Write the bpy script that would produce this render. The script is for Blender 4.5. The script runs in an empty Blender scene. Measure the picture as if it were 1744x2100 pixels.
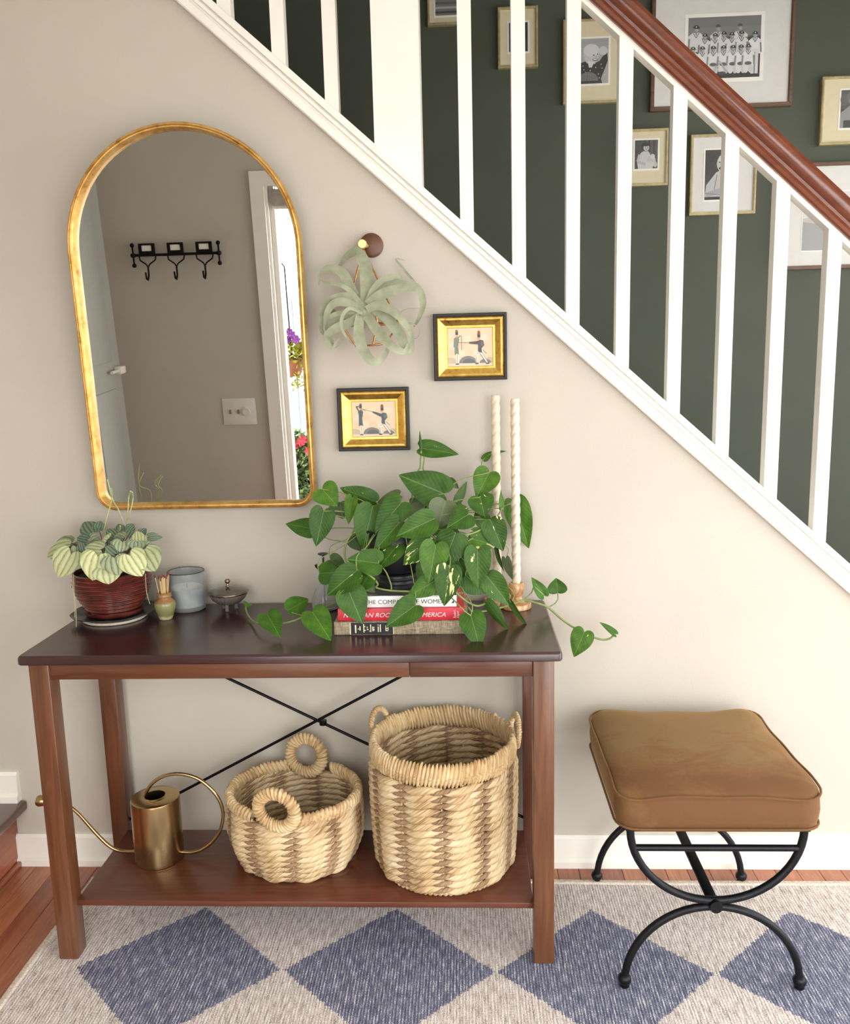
import bpy, bmesh, math, random
from mathutils import Vector, Matrix, noise as mnoise
random.seed(7)
PI = math.pi
SC = bpy.context.scene
COL = SC.collection

# ------------------------------------------------------------------ camera
W, H, F = 1744, 2100, 1738.6
CAM = Vector((0.2454, -2.1653, 1.3622))
def _basis(p, yw, r):
    cp, sp, cy, sy, cr, sr = math.cos(p), math.sin(p), math.cos(yw), math.sin(yw), math.cos(r), math.sin(r)
    fw = Vector((sy*cp, cy*cp, -sp)); ri = Vector((cy, -sy, 0)); up = ri.cross(fw)
    return cr*ri+sr*up, -sr*ri+cr*up, fw
RI, UP, FW = _basis(math.radians(9.610), math.radians(-2.870), math.radians(-1.433))
cd = bpy.data.cameras.new('camera'); cam = bpy.data.objects.new('camera', cd); COL.objects.link(cam)
cd.sensor_fit = 'VERTICAL'; cd.sensor_height = 24.0; cd.lens = F*24.0/H; cd.clip_start = 0.02; cd.clip_end = 200
M = Matrix.Identity(4)
for i in range(3):
    M[i][0] = RI[i]; M[i][1] = UP[i]; M[i][2] = -FW[i]; M[i][3] = CAM[i]
cam.matrix_world = M
SC.camera = cam
def at(px, py, Y=None, Z=None):
    """world point seen at a photo pixel on the plane y=Y or z=Z"""
    d = FW+RI*((px-W/2)/F)-UP*((py-H/2)/F)
    t = (Y-CAM.y)/d.y if Y is not None else (Z-CAM.z)/d.z
    return CAM+d*t

# ------------------------------------------------------------------ light
world = bpy.data.worlds.new('sky'); SC.world = world; world.use_nodes = True
_bg = world.node_tree.nodes['Background']
_bg.inputs[0].default_value = (0.975, 0.985, 1.0, 1); _bg.inputs[1].default_value = 7.0
SC.view_settings.view_transform = 'Standard'; SC.view_settings.look = 'None'
SC.view_settings.gamma = 1.0; SC.view_settings.use_curve_mapping = False
SC.view_settings.exposure = 0.08
def portal(x0, x1, z0, z1, y):
    l = bpy.data.lights.new('daylight_portal', 'AREA'); l.shape = 'RECTANGLE'
    l.size = x1-x0; l.size_y = z1-z0; l.cycles.is_portal = True
    o = bpy.data.objects.new('daylight_portal', l); COL.objects.link(o)
    o.location = ((x0+x1)/2, y, (z0+z1)/2); o.rotation_euler = (PI/2, 0, 0)
    return o
# openings in the entrance wall, behind the camera: the doorway and a wide window
OA = (-0.755, 0.16, 0.0, 1.90)
OB = (0.62, 2.5, 0.05, 1.9)
YF = -2.5
def portal_in(o):
    p = portal(o[0], o[1], o[2], o[3], YF-0.07); p.rotation_euler = (PI/2, 0, 0); return p
portal_in(OA); portal_in(OB)
# openings in the right-hand wall: a window in the room and one at the foot of the stairs (y0, y1, z0, z1)
XR = 2.7
OC = (-2.1, -0.25, 0.05, 1.95); OD = (0.12, 0.84, 0.9, 2.5)
for o_ in (OC, OD):
    p_ = portal(0, o_[3]-o_[2], 0, o_[1]-o_[0], 0); p_.location = (XR+0.05, (o_[0]+o_[1])/2, (o_[2]+o_[3])/2); p_.rotation_euler = (0, PI/2, 0)

# ------------------------------------------------------------------ helpers
def lin(c):
    return tuple(((v/255)/12.92 if v/255 <= 0.04045 else ((v/255+0.055)/1.055)**2.4) for v in c)+(1.0,)

class MB:
    def __init__(s): s.v = []; s.f = []; s.c = []; s.uv = None
    def add(s, vs, fs, col=None):
        o = len(s.v); s.v += [tuple(v) for v in vs]; s.f += [tuple(i+o for i in f) for f in fs]
        s.c += [col]*len(fs); return s
    def box(s, a, b, bev=0.0, col=None):
        x0, y0, z0 = a; x1, y1, z1 = b
        if bev <= 0:
            return s.add([(x0,y0,z0),(x1,y0,z0),(x1,y1,z0),(x0,y1,z0),(x0,y0,z1),(x1,y0,z1),(x1,y1,z1),(x0,y1,z1)],
                         [(0,3,2,1),(4,5,6,7),(0,1,5,4),(1,2,6,5),(2,3,7,6),(3,0,4,7)], col)
        bm = bmesh.new(); bmesh.ops.create_cube(bm, size=1)
        for v in bm.verts: v.co = Vector(((x0+x1)/2+v.co.x*(x1-x0), (y0+y1)/2+v.co.y*(y1-y0), (z0+z1)/2+v.co.z*(z1-z0)))
        bmesh.ops.bevel(bm, geom=bm.edges[:], offset=bev, segments=2, affect='EDGES', profile=0.5)
        return s.bm(bm, col)
    def bm(s, bm, col=None):
        bm.verts.index_update(); s.add([v.co for v in bm.verts], [[v.index for v in f.verts] for f in bm.faces], col)
        bm.free(); return s
    def lathe(s, prof, c=(0,0,0), n=32, cap=True, sx=1.0, sy=1.0, rot=0.0, wob=None):
        vs = []
        for r, z in prof:
            for k in range(n):
                a = 2*PI*k/n; q = r*(wob(a, z) if wob else 1)
                x, y = q*math.cos(a)*sx, q*math.sin(a)*sy
                vs.append((c[0]+x*math.cos(rot)-y*math.sin(rot), c[1]+x*math.sin(rot)+y*math.cos(rot), c[2]+z))
        fs = []
        for i in range(len(prof)-1):
            for k in range(n):
                fs.append((i*n+k, i*n+(k+1) % n, (i+1)*n+(k+1) % n, (i+1)*n+k))
        if cap:
            if prof[0][0] > 1e-5: fs.append(tuple(range(n))[::-1])
            if prof[-1][0] > 1e-5: fs.append(tuple((len(prof)-1)*n+k for k in range(n)))
        return s.add(vs, fs)
    def tube(s, path, r, n=8, closed=False, cap=True, up=None, lobes=None, flat=1.0):
        P = [Vector(p) for p in path]; m = len(P)
        rr = r if callable(r) else (lambda t: r)
        vs = []; N = None
        for i in range(m):
            if closed: T = (P[(i+1) % m]-P[i-1])
            else: T = P[min(i+1, m-1)]-P[max(i-1, 0)]
            T = T.normalized() if T.length > 1e-9 else Vector((0,0,1))
            if N is None:
                N = Vector(up) if up else (Vector((0,0,1)) if abs(T.z) < 0.9 else Vector((1,0,0)))
            if up: N = Vector(up)
            N = (N-T*N.dot(T)); N = N.normalized() if N.length > 1e-6 else T.orthogonal().normalized()
            B = T.cross(N); R = rr(i/max(1, m-1) if not closed else i/m)
            for k in range(n):
                a = 2*PI*k/n; q = R*(lobes(i, a) if lobes else 1)
                vs.append(P[i]+N*(q*math.cos(a))+B*(q*flat*math.sin(a)))
        fs = []
        for i in range(m if closed else m-1):
            j = (i+1) % m
            for k in range(n): fs.append((i*n+k, i*n+(k+1) % n, j*n+(k+1) % n, j*n+k))
        if cap and not closed:
            fs.append(tuple(range(n))[::-1]); fs.append(tuple((m-1)*n+k for k in range(n)))
        return s.add(vs, fs)
    def prism(s, poly, d, col=None):
        """poly: coplanar 3D points; d: extrusion vector"""
        n = len(poly); d = Vector(d); A = [Vector(p) for p in poly]; B = [p+d for p in A]
        fs = [tuple(range(n)), tuple(range(2*n-1, n-1, -1))]
        for i in range(n): fs.append((i, (i+1) % n, n+(i+1) % n, n+i)[::-1])
        return s.add(A+B, fs, col)
    def sweep(s, prof, path_frames, closed_prof=True, closed_path=False, caps=True):
        """prof: [(a,b)], path_frames: [(origin, A, B)]"""
        n = len(prof); m = len(path_frames); vs = []
        for o, A, B in path_frames:
            for a, b in prof: vs.append(Vector(o)+Vector(A)*a+Vector(B)*b)
        fs = []
        for i in range(m if closed_path else m-1):
            j = (i+1) % m
            for k in range(n if closed_prof else n-1):
                fs.append((i*n+k, i*n+(k+1) % n, j*n+(k+1) % n, j*n+k))
        if caps and closed_prof and not closed_path:
            fs.append(tuple(range(n))[::-1]); fs.append(tuple((m-1)*n+k for k in range(n)))
        return s.add(vs, fs)

def world_loc(o):
    p = Vector((0,0,0))
    while o is not None: p = p+o.location; o = o.parent
    return p

def link(o, parent=None):
    COL.objects.link(o)
    if parent is not None: o.parent = parent
    return o

def build(name, mb, mat, parent=None, smooth=None, fix=True):
    """mesh object from world-space geometry; smooth = angle in degrees"""
    me = bpy.data.meshes.new(name)
    off = world_loc(parent) if parent is not None else Vector((0,0,0))
    me.from_pydata([(v[0]-off.x, v[1]-off.y, v[2]-off.z) for v in mb.v], [], mb.f)
    if any(c is not None for c in mb.c):
        at_ = me.attributes.new('Col', 'FLOAT_COLOR', 'FACE')
        for i, c in enumerate(mb.c): at_.data[i].color = lin(c) if c else (0.5, 0.5, 0.5, 1)
    if fix:
        bm = bmesh.new(); bm.from_mesh(me); bmesh.ops.recalc_face_normals(bm, faces=bm.faces[:]); bm.to_mesh(me); bm.free()
    if mb.uv:
        at_ = me.attributes.new('fibre', 'FLOAT_VECTOR', 'POINT')
        at_.data.foreach_set('vector', [c for p in mb.uv for c in p])
    if smooth is not None:
        me.shade_smooth()
        try: me.set_sharp_from_angle(angle=math.radians(smooth))
        except Exception: pass
    me.materials.append(mat); me.update()
    return link(bpy.data.objects.new(name, me), parent)

def tag(o, label=None, cat=None, group=None, kind=None):
    if label: o['label'] = label
    if cat: o['category'] = cat
    if group: o['group'] = group
    if kind: o['kind'] = kind
    return o
def thing(name, label, cat, loc, group=None):
    o = bpy.data.objects.new(name, None); o.empty_display_size = 0.05; o.location = loc
    COL.objects.link(o); return tag(o, label, cat, group)
def struct(name, mb, mat, parent=None, smooth=None, label=None):
    o = build(name, mb, mat, parent, smooth)
    if parent is None: o['kind'] = 'structure'
    if label: o['label'] = label
    return o

# ------------------------------------------------------------------ materials
class NT:
    def __init__(s, name):
        s.m = bpy.data.materials.new(name); s.m.use_nodes = True
        s.t = s.m.node_tree; s.b = s.t.nodes['Principled BSDF']; s.out = s.t.nodes['Material Output']
    def n(s, typ, _out=0, **kw):
        nd = s.t.nodes.new('ShaderNode'+typ)
        for k, v in kw.items():
            if k.startswith('i_'):
                key = k[2:]; key = int(key) if key.isdigit() else key.replace('_', ' ')
                s.set(nd.inputs[key], v)
            else: setattr(nd, k, v)
        return nd
    def set(s, sock, v):
        if hasattr(v, 'bl_idname') and not hasattr(v, 'is_linked'): s.t.links.new(v.outputs[0], sock)
        elif hasattr(v, 'is_linked'): s.t.links.new(v, sock)
        else: sock.default_value = v
    def p(s, **kw):
        for k, v in kw.items(): s.set(s.b.inputs[k.replace('_', ' ')], v)
        return s
    def co(s, kind='Object', scale=(1,1,1), rot=(0,0,0), loc=(0,0,0)):
        c = s.n('TexCoord'); mp = s.n('Mapping', i_Scale=scale, i_Rotation=rot, i_Location=loc)
        s.t.links.new(c.outputs[kind], mp.inputs[0]); return mp
    def noise(s, vec=None, scale=5, detail=3, rough=0.5, dist=0.0, out='Fac'):
        nd = s.n('TexNoise', i_Scale=scale, i_Detail=detail, i_Roughness=rough, i_Distortion=dist)
        if vec is not None: s.set(nd.inputs['Vector'], vec)
        return nd.outputs[out]
    def ramp(s, fac, stops, interp='LINEAR'):
        r = s.n('ValToRGB'); r.color_ramp.interpolation = interp; e = r.color_ramp.elements
        while len(e) < len(stops): e.new(0.5)
        for i, (p, c) in enumerate(stops): e[i].position = p; e[i].color = lin(c) if max(c) > 1 or len(c) == 3 else c
        s.set(r.inputs[0], fac); return r.outputs[0]
    def mix(s, fac, a, b, blend='MIX'):
        m = s.n('Mix', data_type='RGBA', blend_type=blend)
        s.set(m.inputs[0], fac); s.set(m.inputs[6], a); s.set(m.inputs[7], b); return m.outputs[2]
    def math(s, op, a, b=None, c=None, clamp=False):
        m = s.n('Math', operation=op, use_clamp=clamp); s.set(m.inputs[0], a)
        if b is not None: s.set(m.inputs[1], b)
        if c is not None: s.set(m.inputs[2], c)
        return m.outputs[0]
    def bump(s, h, strength=0.3, dist=0.01):
        b = s.n('Bump', i_Strength=strength, i_Distance=dist); s.set(b.inputs['Height'], h)
        s.t.links.new(b.outputs[0], s.b.inputs['Normal']); return s
    def sep(s, v):
        x = s.n('SeparateXYZ'); s.set(x.inputs[0], v); return x.outputs

def plain(name, c, rough=0.5, metal=0.0, var=0.06, nscale=40, bump=0.0, bscale=200, bdist=0.002, **kw):
    t = NT(name); co = t.co()
    lo = tuple(max(0, v*(1-var)) for v in c); hi = tuple(min(255, v*(1+var)) for v in c)
    t.p(Base_Color=t.ramp(t.noise(co, nscale), [(0.3, lo), (0.7, hi)]), Roughness=rough, Metallic=metal)
    for k, v in kw.items(): t.p(**{k: v})
    if bump: t.bump(t.noise(co, bscale, 2), bump, bdist)
    return t.m
def wood(name, c1, c2, axis=0, rough=0.35, scale=60, stretch=14, c3=None, coat=0.0, bump=0.08, rnd=False):
    t = NT(name); sc = [scale]*3; sc[axis] = scale/stretch
    co = t.co('Object', tuple(sc))
    if rnd:
        oi = t.n('ObjectInfo'); ad = t.n('VectorMath', operation='ADD'); cb = t.n('CombineXYZ')
        k = t.math('MULTIPLY', oi.outputs['Random'], 37.0)
        for i in range(3): t.set(cb.inputs[i], k)
        t.set(ad.inputs[0], co.outputs[0]); t.set(ad.inputs[1], cb.outputs[0]); co = ad.outputs[0]
    n1 = t.noise(co, 1.0, 6, 0.65, 1.2); n2 = t.noise(co, 0.22, 2, 0.5)
    f = t.math('ADD', t.math('MULTIPLY', n1, 0.65), t.math('MULTIPLY', n2, 0.35))
    stops = [(0.34, c1), (0.64, c2)]
    if c3: stops = [(0.30, c1), (0.5, c2), (0.7, c3)]
    col = t.ramp(f, stops)
    if rnd:
        v = t.math('MULTIPLY_ADD', oi.outputs['Random'], 0.62, 0.68)
        hsv = t.n('HueSaturation', i_Color=col, i_Value=v); t.set(hsv.inputs['Hue'], t.math('MULTIPLY_ADD', oi.outputs['Random'], 0.02, 0.49)); col = hsv.outputs[0]
    t.p(Base_Color=col, Roughness=rough); t.bump(n1, bump, 0.003)
    if coat: t.p(Coat_Weight=coat, Coat_Roughness=0.15)
    return t.m

m_wall = plain('wall_paint_greige', (195, 187, 173), 0.75, var=0.012, nscale=3, bump=0.12, bscale=260, bdist=0.002)
m_green = plain('wall_paint_dark_green', (76, 81, 67), 0.7, var=0.03, nscale=4, bump=0.1, bscale=260)
m_ceil = plain('ceiling_white', (235, 233, 228), 0.85, var=0.01, bump=0.1)
m_white = plain('trim_white_paint', (244, 240, 229), 0.4, var=0.01, nscale=12, bump=0.03, bscale=90)
m_floor = wood('floor_board_wood', (112, 62, 42), (160, 96, 66), 1, 0.28, 50, 10, (186, 120, 84), coat=0.2, rnd=True)
m_leg = wood('console_leg_wood', (68, 38, 24), (98, 58, 36), 2, 0.3, 70, 16, (114, 72, 45), coat=0.15, rnd=True)
m_apron = wood('console_apron_wood', (68, 38, 24), (98, 58, 36), 0, 0.3, 70, 16, (114, 72, 45), coat=0.15, rnd=True)
m_top = wood('console_top_wood', (44, 22, 22), (62, 33, 30), 0, 0.27, 40, 12, coat=0.25, bump=0.05)
m_shelf = wood('console_shelf_wood', (80, 42, 29), (110, 60, 41), 0, 0.3, 40, 12, coat=0.2, bump=0.05)
m_rail = wood('handrail_wood', (82, 40, 23), (110, 56, 33), 0, 0.22, 26, 9, (124, 68, 43), coat=0.35, bump=0.03)
m_tread = wood('tread_wood', (70, 36, 30), (100, 54, 42), 1, 0.25, 40, 12, coat=0.3)
m_riser = wood('riser_wood', (132, 70, 46), (176, 104, 70), 1, 0.3, 40, 10, coat=0.2)
m_black = plain('black_metal', (26, 26, 29), 0.42, 0.6, 0.15, 60, 0.15, 160)
m_rod = plain('black_rod', (20, 19, 20), 0.35, 0.7)
# ------------------------------------------------------------------ room
ZC = 2.5; XL = -1.62
SL = -0.893                                           # stair slope
def zb(x): return 0.769+SL*(x-1.2187)                 # lower edge of the sloping trim
def zt(x): return 0.846+SL*(x-1.2143)                 # upper edge
# wall below the stairs: one polygon up to the sloping trim
x_top = -0.72
poly = [(XL, 0, 0), (2.08, 0, 0), (2.08, 0, zb(2.08)+0.03), (x_top, 0, zb(x_top)+0.03), (XL, 0, zb(x_top)+0.03)]
struct('wall_back', MB().prism(poly, (0, 0.09, 0)), m_wall)
struct('wall_stairwell', MB().box((XL-0.1, 0.95, 0), (XR+0.1, 1.05, 3.9)), m_green)
struct('wall_left', MB().box((XL-0.1, YF-0.14, 0), (XL, 0.95, 3.9)), m_wall)
wr = MB()
ys_ = [YF-0.14, OC[0], OC[1], OD[0], OD[1], 0.95]
wr.box((XR, ys_[0], 0), (XR+0.1, ys_[1], 3.9)).box((XR, ys_[2], 0), (XR+0.1, ys_[3], 3.9)).box((XR, ys_[4], 0), (XR+0.1, ys_[5], 3.9))
for o_ in (OC, OD): wr.box((XR, o_[0], 0), (XR+0.1, o_[1], o_[2])).box((XR, o_[0], o_[3]), (XR+0.1, o_[1], 3.9))
struct('wall_right', wr, m_wall)
wf = MB()
y0, y1 = YF-0.14, YF
wf.box((XL, y0, 0), (OA[0], y1, 2.6)).box((OA[0], y0, 2.0), (OA[1], y1, 2.6)).box((OA[1], y0, 0), (OB[0], y1, 2.6))
wf.box((OB[0], y0, 0), (OB[1], y1, OB[2])).box((OB[0], y0, OB[3]), (OB[1], y1, 2.6)).box((OB[1], y0, 0), (XR, y1, 2.6))
struct('wall_front', wf, m_wall)
struct('ceiling', MB().box((XL-0.1, YF-0.14, ZC), (XR+0.1, -0.005, ZC+0.1)), m_ceil)
struct('ceiling_stairwell', MB().box((XL-0.1, -0.1, 3.9), (XR+0.1, 1.05, 4.0)), m_ceil)
struct('wall_upper', MB().box((XL, -0.1, ZC+0.1), (XR, -0.005, 3.9)), m_wall)
struct('shade_slab', MB().box((XL, 0.06, 2.92), (0.0, 0.95, 3.05)), m_ceil)  # unseen slab added to keep light off the left end of the stairwell
# floor boards running away from the camera
fl = struct('floor', MB().box((XL, YF-0.14, -0.05), (XR, 0.95, -0.012)), m_riser)
xb = -1.045; k = 0
while xb < 2.6:
    w = 0.0585
    for (ya, yb_) in (((YF, -1.3 if k % 3 else -0.9), (-1.3 if k % 3 else -0.9, -0.002)) if k % 2 else ((YF, -1.75), (-1.75, -0.002))):
        build('plank', MB().box((xb+0.0005, ya+0.0005, -0.012), (xb+w-0.0005, yb_-0.0005, 0.0), 0.0012), m_floor, fl)
    xb += w; k += 1
# landing step at the left
ld = struct('floor_landing', MB().box((XL, YF, -0.012), (-1.055, -0.002, 0.165)), m_riser)
build('riser', MB().box((-1.055, YF+0.01, 0), (-1.043, -0.002, 0.165)), m_riser, ld)
build('shoe_moulding', MB().box((-1.043, YF+0.01, 0), (-1.03, -0.016, 0.016), 0.004), m_riser, ld, 40)
for i in range(5):
    xa = -1.005-0.12*(i+1); build('tread_board', MB().box((max(xa, XL), YF+0.01, 0.165), (xa+0.1195, -0.002, 0.192), 0.006 if i == 0 else 0.001), m_tread, ld, 40)
# baseboards
def baseb(x0, x1, z0, h, name):
    prof = [(0, 0), (-0.022, 0), (-0.022, 0.018), (-0.015, 0.024), (-0.015, h-0.008), (-0.009, h), (0, h)]
    fr = [((x0, 0, z0), (0, 1, 0), (0, 0, 1)), ((x1, 0, z0), (0, 1, 0), (0, 0, 1))]
    return struct(name, MB().sweep(prof, fr), m_white, smooth=20)
baseb(-1.043, 2.05, 0.0, 0.0924, 'baseboard_back')
baseb(XL, -1.022, 0.192, 0.088, 'baseboard_landing')
# sloping trim on the stair wall: fascia, groove, bead and cap
u = Vector((1, 0, SL)).normalized(); nrm = Vector((-SL, 0, 1)).normalized()
def slope_sweep(mb, prof, xa, xb_, zfun, y=0):
    fr = [((x, y, zfun(x)), (0, 1, 0), tuple(nrm)) for x in (xa, xb_)]
    return mb.sweep(prof, fr)
hp = 0.0552
prof = [(0.1, 0), (-0.014, 0), (-0.017, 0.003), (-0.017, 0.019), (-0.012, 0.022), (-0.012, 0.0245), (-0.019, 0.027), (-0.019, 0.034),
        (-0.013, 0.0355), (-0.013, 0.0375), (-0.022, 0.039), (-0.022, hp-0.002), (-0.019, hp), (0.115, hp), (0.115, 0.0)]
struct('trim_1', slope_sweep(MB(), prof, x_top, 2.06, zb), m_white, smooth=25)
# window / door casings on the front wall (seen in the mirror)
def frame_rect(mb, x0, x1, z0, z1, w, ya, yb, bottom=True):
    mb.box((x0-w, ya, z0 if not bottom else z0-w), (x0, yb, z1+w)).box((x1, ya, z0 if not bottom else z0-w), (x1+w, yb, z1+w))
    mb.box((x0, ya, z1), (x1, yb, z1+w))
    if bottom: mb.box((x0, ya, z0-w), (x1, yb, z0))
    return mb
dr = struct('door_1', frame_rect(MB(), OA[0], OA[1], 0, 2.0, 0.07, YF, YF+0.018, False), m_white)
jm = MB()
for sx, xx in ((1, OA[0]), (-1, OA[1])):
    for i, (d, yy) in enumerate(((0.016, -0.14), (0.036, -0.115), (0.014, -0.085), (0.038, -0.06), (0.012, -0.03))):
        a, b = sorted((xx, xx+sx*d)); jm.box((a, YF+yy, 0), (b, YF+yy+0.024, 2.0))
build('jamb', jm, m_white, dr)
bl = plain('blind_fabric', (176, 168, 158), 0.8, bump=0.1)
build('roller_blind', MB().box((OA[0]+0.03, YF-0.05, 1.905), (OA[1]-0.02, YF-0.005, 1.985), 0.006), bl, dr, 40)
build('blind_bar', MB().box((OA[0]+0.03, YF-0.04, 1.888), (OA[1]-0.02, YF-0.02, 1.905), 0.004), m_white, dr, 40)
wn = struct('window_1', frame_rect(MB(), OB[0], OB[1], OB[2], OB[3], 0.07, YF, YF+0.018), m_white)
sash = MB(); frame_rect(sash, OB[0]+0.05, OB[1]-0.05, OB[2]+0.05, OB[3]-0.05, 0.05, YF-0.09, YF-0.05)
sash.box(((OB[0]+OB[1])/2-0.03, YF-0.09, OB[2]+0.05), ((OB[0]+OB[1])/2+0.03, YF-0.05, OB[3]-0.05))
build('sash', sash, m_white, wn)
t = NT('window_glass'); tr = t.n('BsdfTransparent'); gl = t.n('BsdfGlossy', i_Roughness=0.02); ly = t.n('LayerWeight', i_Blend=0.1)
mx = t.n('MixShader'); t.set(mx.inputs[0], t.math('MULTIPLY', ly.outputs['Fresnel'], 0.6)); t.set(mx.inputs[1], tr.outputs[0]); t.set(mx.inputs[2], gl.outputs[0])
t.t.links.new(mx.outputs[0], t.out.inputs[0]); m_pane = t.m
for sx in (0, 1):
    xa = OB[0]+0.05 if sx == 0 else (OB[0]+OB[1])/2+0.03; xb_ = (OB[0]+OB[1])/2-0.03 if sx == 0 else OB[1]-0.05
    build('pane', MB().box((xa, YF-0.073, OB[2]+0.05), (xb_, YF-0.069, OB[3]-0.05)), m_pane, wn)
for o_, nm in ((OC, 'window_2'), (OD, 'window_3')):
    w2 = MB()
    for ya, yb_ in ((o_[0], o_[0]+0.05), (o_[1]-0.05, o_[1]), ((o_[0]+o_[1])/2-0.02, (o_[0]+o_[1])/2+0.02)): w2.box((XR+0.02, ya, o_[2]), (XR+0.07, yb_, o_[3]))
    for za, zb2 in ((o_[2], o_[2]+0.05), (o_[3]-0.05, o_[3])): w2.box((XR+0.02, o_[0]+0.05, za), (XR+0.07, o_[1]-0.05, zb2))
    w2 = struct(nm, w2, m_white)
    build('pane', MB().box((XR+0.043, o_[0]+0.05, o_[2]+0.05), (XR+0.047, o_[1]-0.05, o_[3]-0.05)), m_pane, w2)
# white door standing on the left wall, only seen in the mirror
d2 = struct('door_2', MB().box((XL, -2.42, 0.192), (XL+0.035, -1.62, 2.2), 0.003), plain('door_white', (176, 178, 168), 0.45, var=0.01))
for z0, z1 in ((0.36, 1.02), (1.16, 2.04)):
    for ya, yb_ in ((-2.32, -2.06), (-1.98, -1.72)):
        build('door_panel', MB().box((XL+0.03, ya, z0), (XL+0.042, yb_, z1), 0.006), d2.data.materials[0], d2, 40)
build('door_latch', MB().box((XL+0.035, -2.40, 1.09), (XL+0.075, -2.33, 1.13), 0.008).tube([(XL+0.06, -2.36, 1.11), (XL+0.06, -2.24, 1.11)], 0.008), m_white, d2, 40)
# outside, glimpsed through the doorway in the mirror
m_patio = plain('patio_concrete', (196, 192, 186), 0.9, bump=0.2)
struct('floor_porch', MB().box((-6, -9, -0.16), (7, YF-0.14, -0.02)), m_patio)
m_siding = plain('siding_paint', (214, 226, 232), 0.6)
sd = struct('wall_porch', MB().box((-6, -6.4, -0.02), (-0.3, -6.3, 1.32)), m_siding)
for i in range(28):
    x = -3.2+i*0.1; build('fence_board', MB().box((x, -6.3, -0.02), (x+0.092, -6.275, 1.3+0.02*(i % 2)), 0.004), m_siding, sd)
def blob_leaves(mb, c, rx, ry, rz, n, s, rnd, up=0.3):
    for _ in range(n):
        a = rnd.uniform(0, 2*PI); b = math.asin(rnd.uniform(-0.6, 1)); q = rnd.uniform(0.75, 1.02)
        p = Vector((c[0]+rx*q*math.cos(a)*math.cos(b), c[1]+ry*q*math.sin(a)*math.cos(b), c[2]+rz*q*math.sin(b)))
        d = Vector((rnd.uniform(-1, 1), rnd.uniform(-1, 1), rnd.uniform(-0.6, 1))).normalized(); e = d.orthogonal().normalized()
        L = s*rnd.uniform(0.7, 1.3)
        mb.add([p, p+d*L*0.5+e*L*0.3, p+d*L, p+d*L*0.5-e*L*0.3], [(0, 1, 2, 3)])
rnd = random.Random(3)
m_bushA = plain('hedge_leaf', (112, 130, 86), 0.6, var=0.4, nscale=30); m_bark = plain('bark', (80, 62, 48), 0.9, bump=0.3)
hb = thing('hedge_shrub', 'green leafy shrub outside the doorway, seen low in the arched mirror', 'shrub', (-0.95, -3.7, -0.02))
mb = MB(); blob_leaves(mb, (-0.95, -3.7, 0.12), 0.36, 0.3, 0.37, 5200, 0.04, rnd); blob_leaves(mb, (-0.95, -3.7, 0.1), 0.27, 0.22, 0.28, 2600, 0.05, rnd)
tag(build('foliage', mb, m_bushA, hb, fix=False), kind='stuff')
mb = MB()
for i in range(5): mb.tube([(-0.95, -3.7, -0.02), (-0.95+0.12*math.cos(i*1.3), -3.7+0.12*math.sin(i*1.3), 0.2), (-0.95+0.2*math.cos(i*1.3), -3.7+0.2*math.sin(i*1.3), 0.4)], 0.008, 6)
build('stems', mb, m_bark, hb, 60)
m_redfl = plain('flower_red', (170, 16, 40), 0.5, var=0.2)
def flower(c, r, mat, parent, n=5):
    mb = MB(); c = Vector(c); ax = (CAM-c).normalized(); e = ax.orthogonal().normalized(); g = ax.cross(e)
    for i in range(n):
        a = 2*PI*i/n; d = e*math.cos(a)+g*math.sin(a); s = ax.cross(d)
        mb.add([c, c+d*r*0.6+s*r*0.42+ax*r*0.15, c+d*r+ax*r*0.05, c+d*r*0.6-s*r*0.42+ax*r*0.15], [(0, 1, 2, 3)])
    return build('flower', mb, mat, parent, fix=False)
for i in range(12): flower((-0.9+rnd.uniform(-0.12, 0.16), -3.42+rnd.uniform(-0.03, 0.03), 0.45+rnd.uniform(-0.04, 0.06)), 0.035, m_redfl, hb)
hk = thing('hanging_basket', 'hanging flower pot with purple and yellow blooms outside, seen in the mirror', 'flower pot', (-0.9, -3.6, 0.98))
build('pot', MB().lathe([(0.05, 0.0), (0.085, 0.1), (0.09, 0.11), (0.082, 0.11), (0.0, 0.09)], (-0.9, -3.6, 0.9), 20), plain('terracotta', (150, 96, 72), 0.8), hk, 40)
mb = MB(); blob_leaves(mb, (-0.88, -3.6, 1.04), 0.1, 0.1, 0.1, 260, 0.04, rnd); blob_leaves(mb, (-0.84, -3.6, 0.9), 0.07, 0.07, 0.17, 160, 0.035, rnd)
tag(build('foliage', mb, plain('lime_leaf', (140, 140, 40), 0.6, var=0.25), hk, fix=False), kind='stuff')
m_purp = plain('flower_purple', (112, 36, 130), 0.5, var=0.2)
for i in range(7): flower((-0.885+rnd.uniform(-0.05, 0.05), -3.5, 1.165+rnd.uniform(-0.03, 0.03)), 0.03, m_purp, hk)
build('hook_pole', MB().tube([(-1.02, -3.62, -0.02), (-1.02, -3.62, 1.5), (-1.0, -3.62, 1.62), (-0.95, -3.61, 1.66), (-0.905, -3.6, 1.6), (-0.9, -3.6, 1.0)], 0.005, 6), m_rod, hk, 60)
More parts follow.
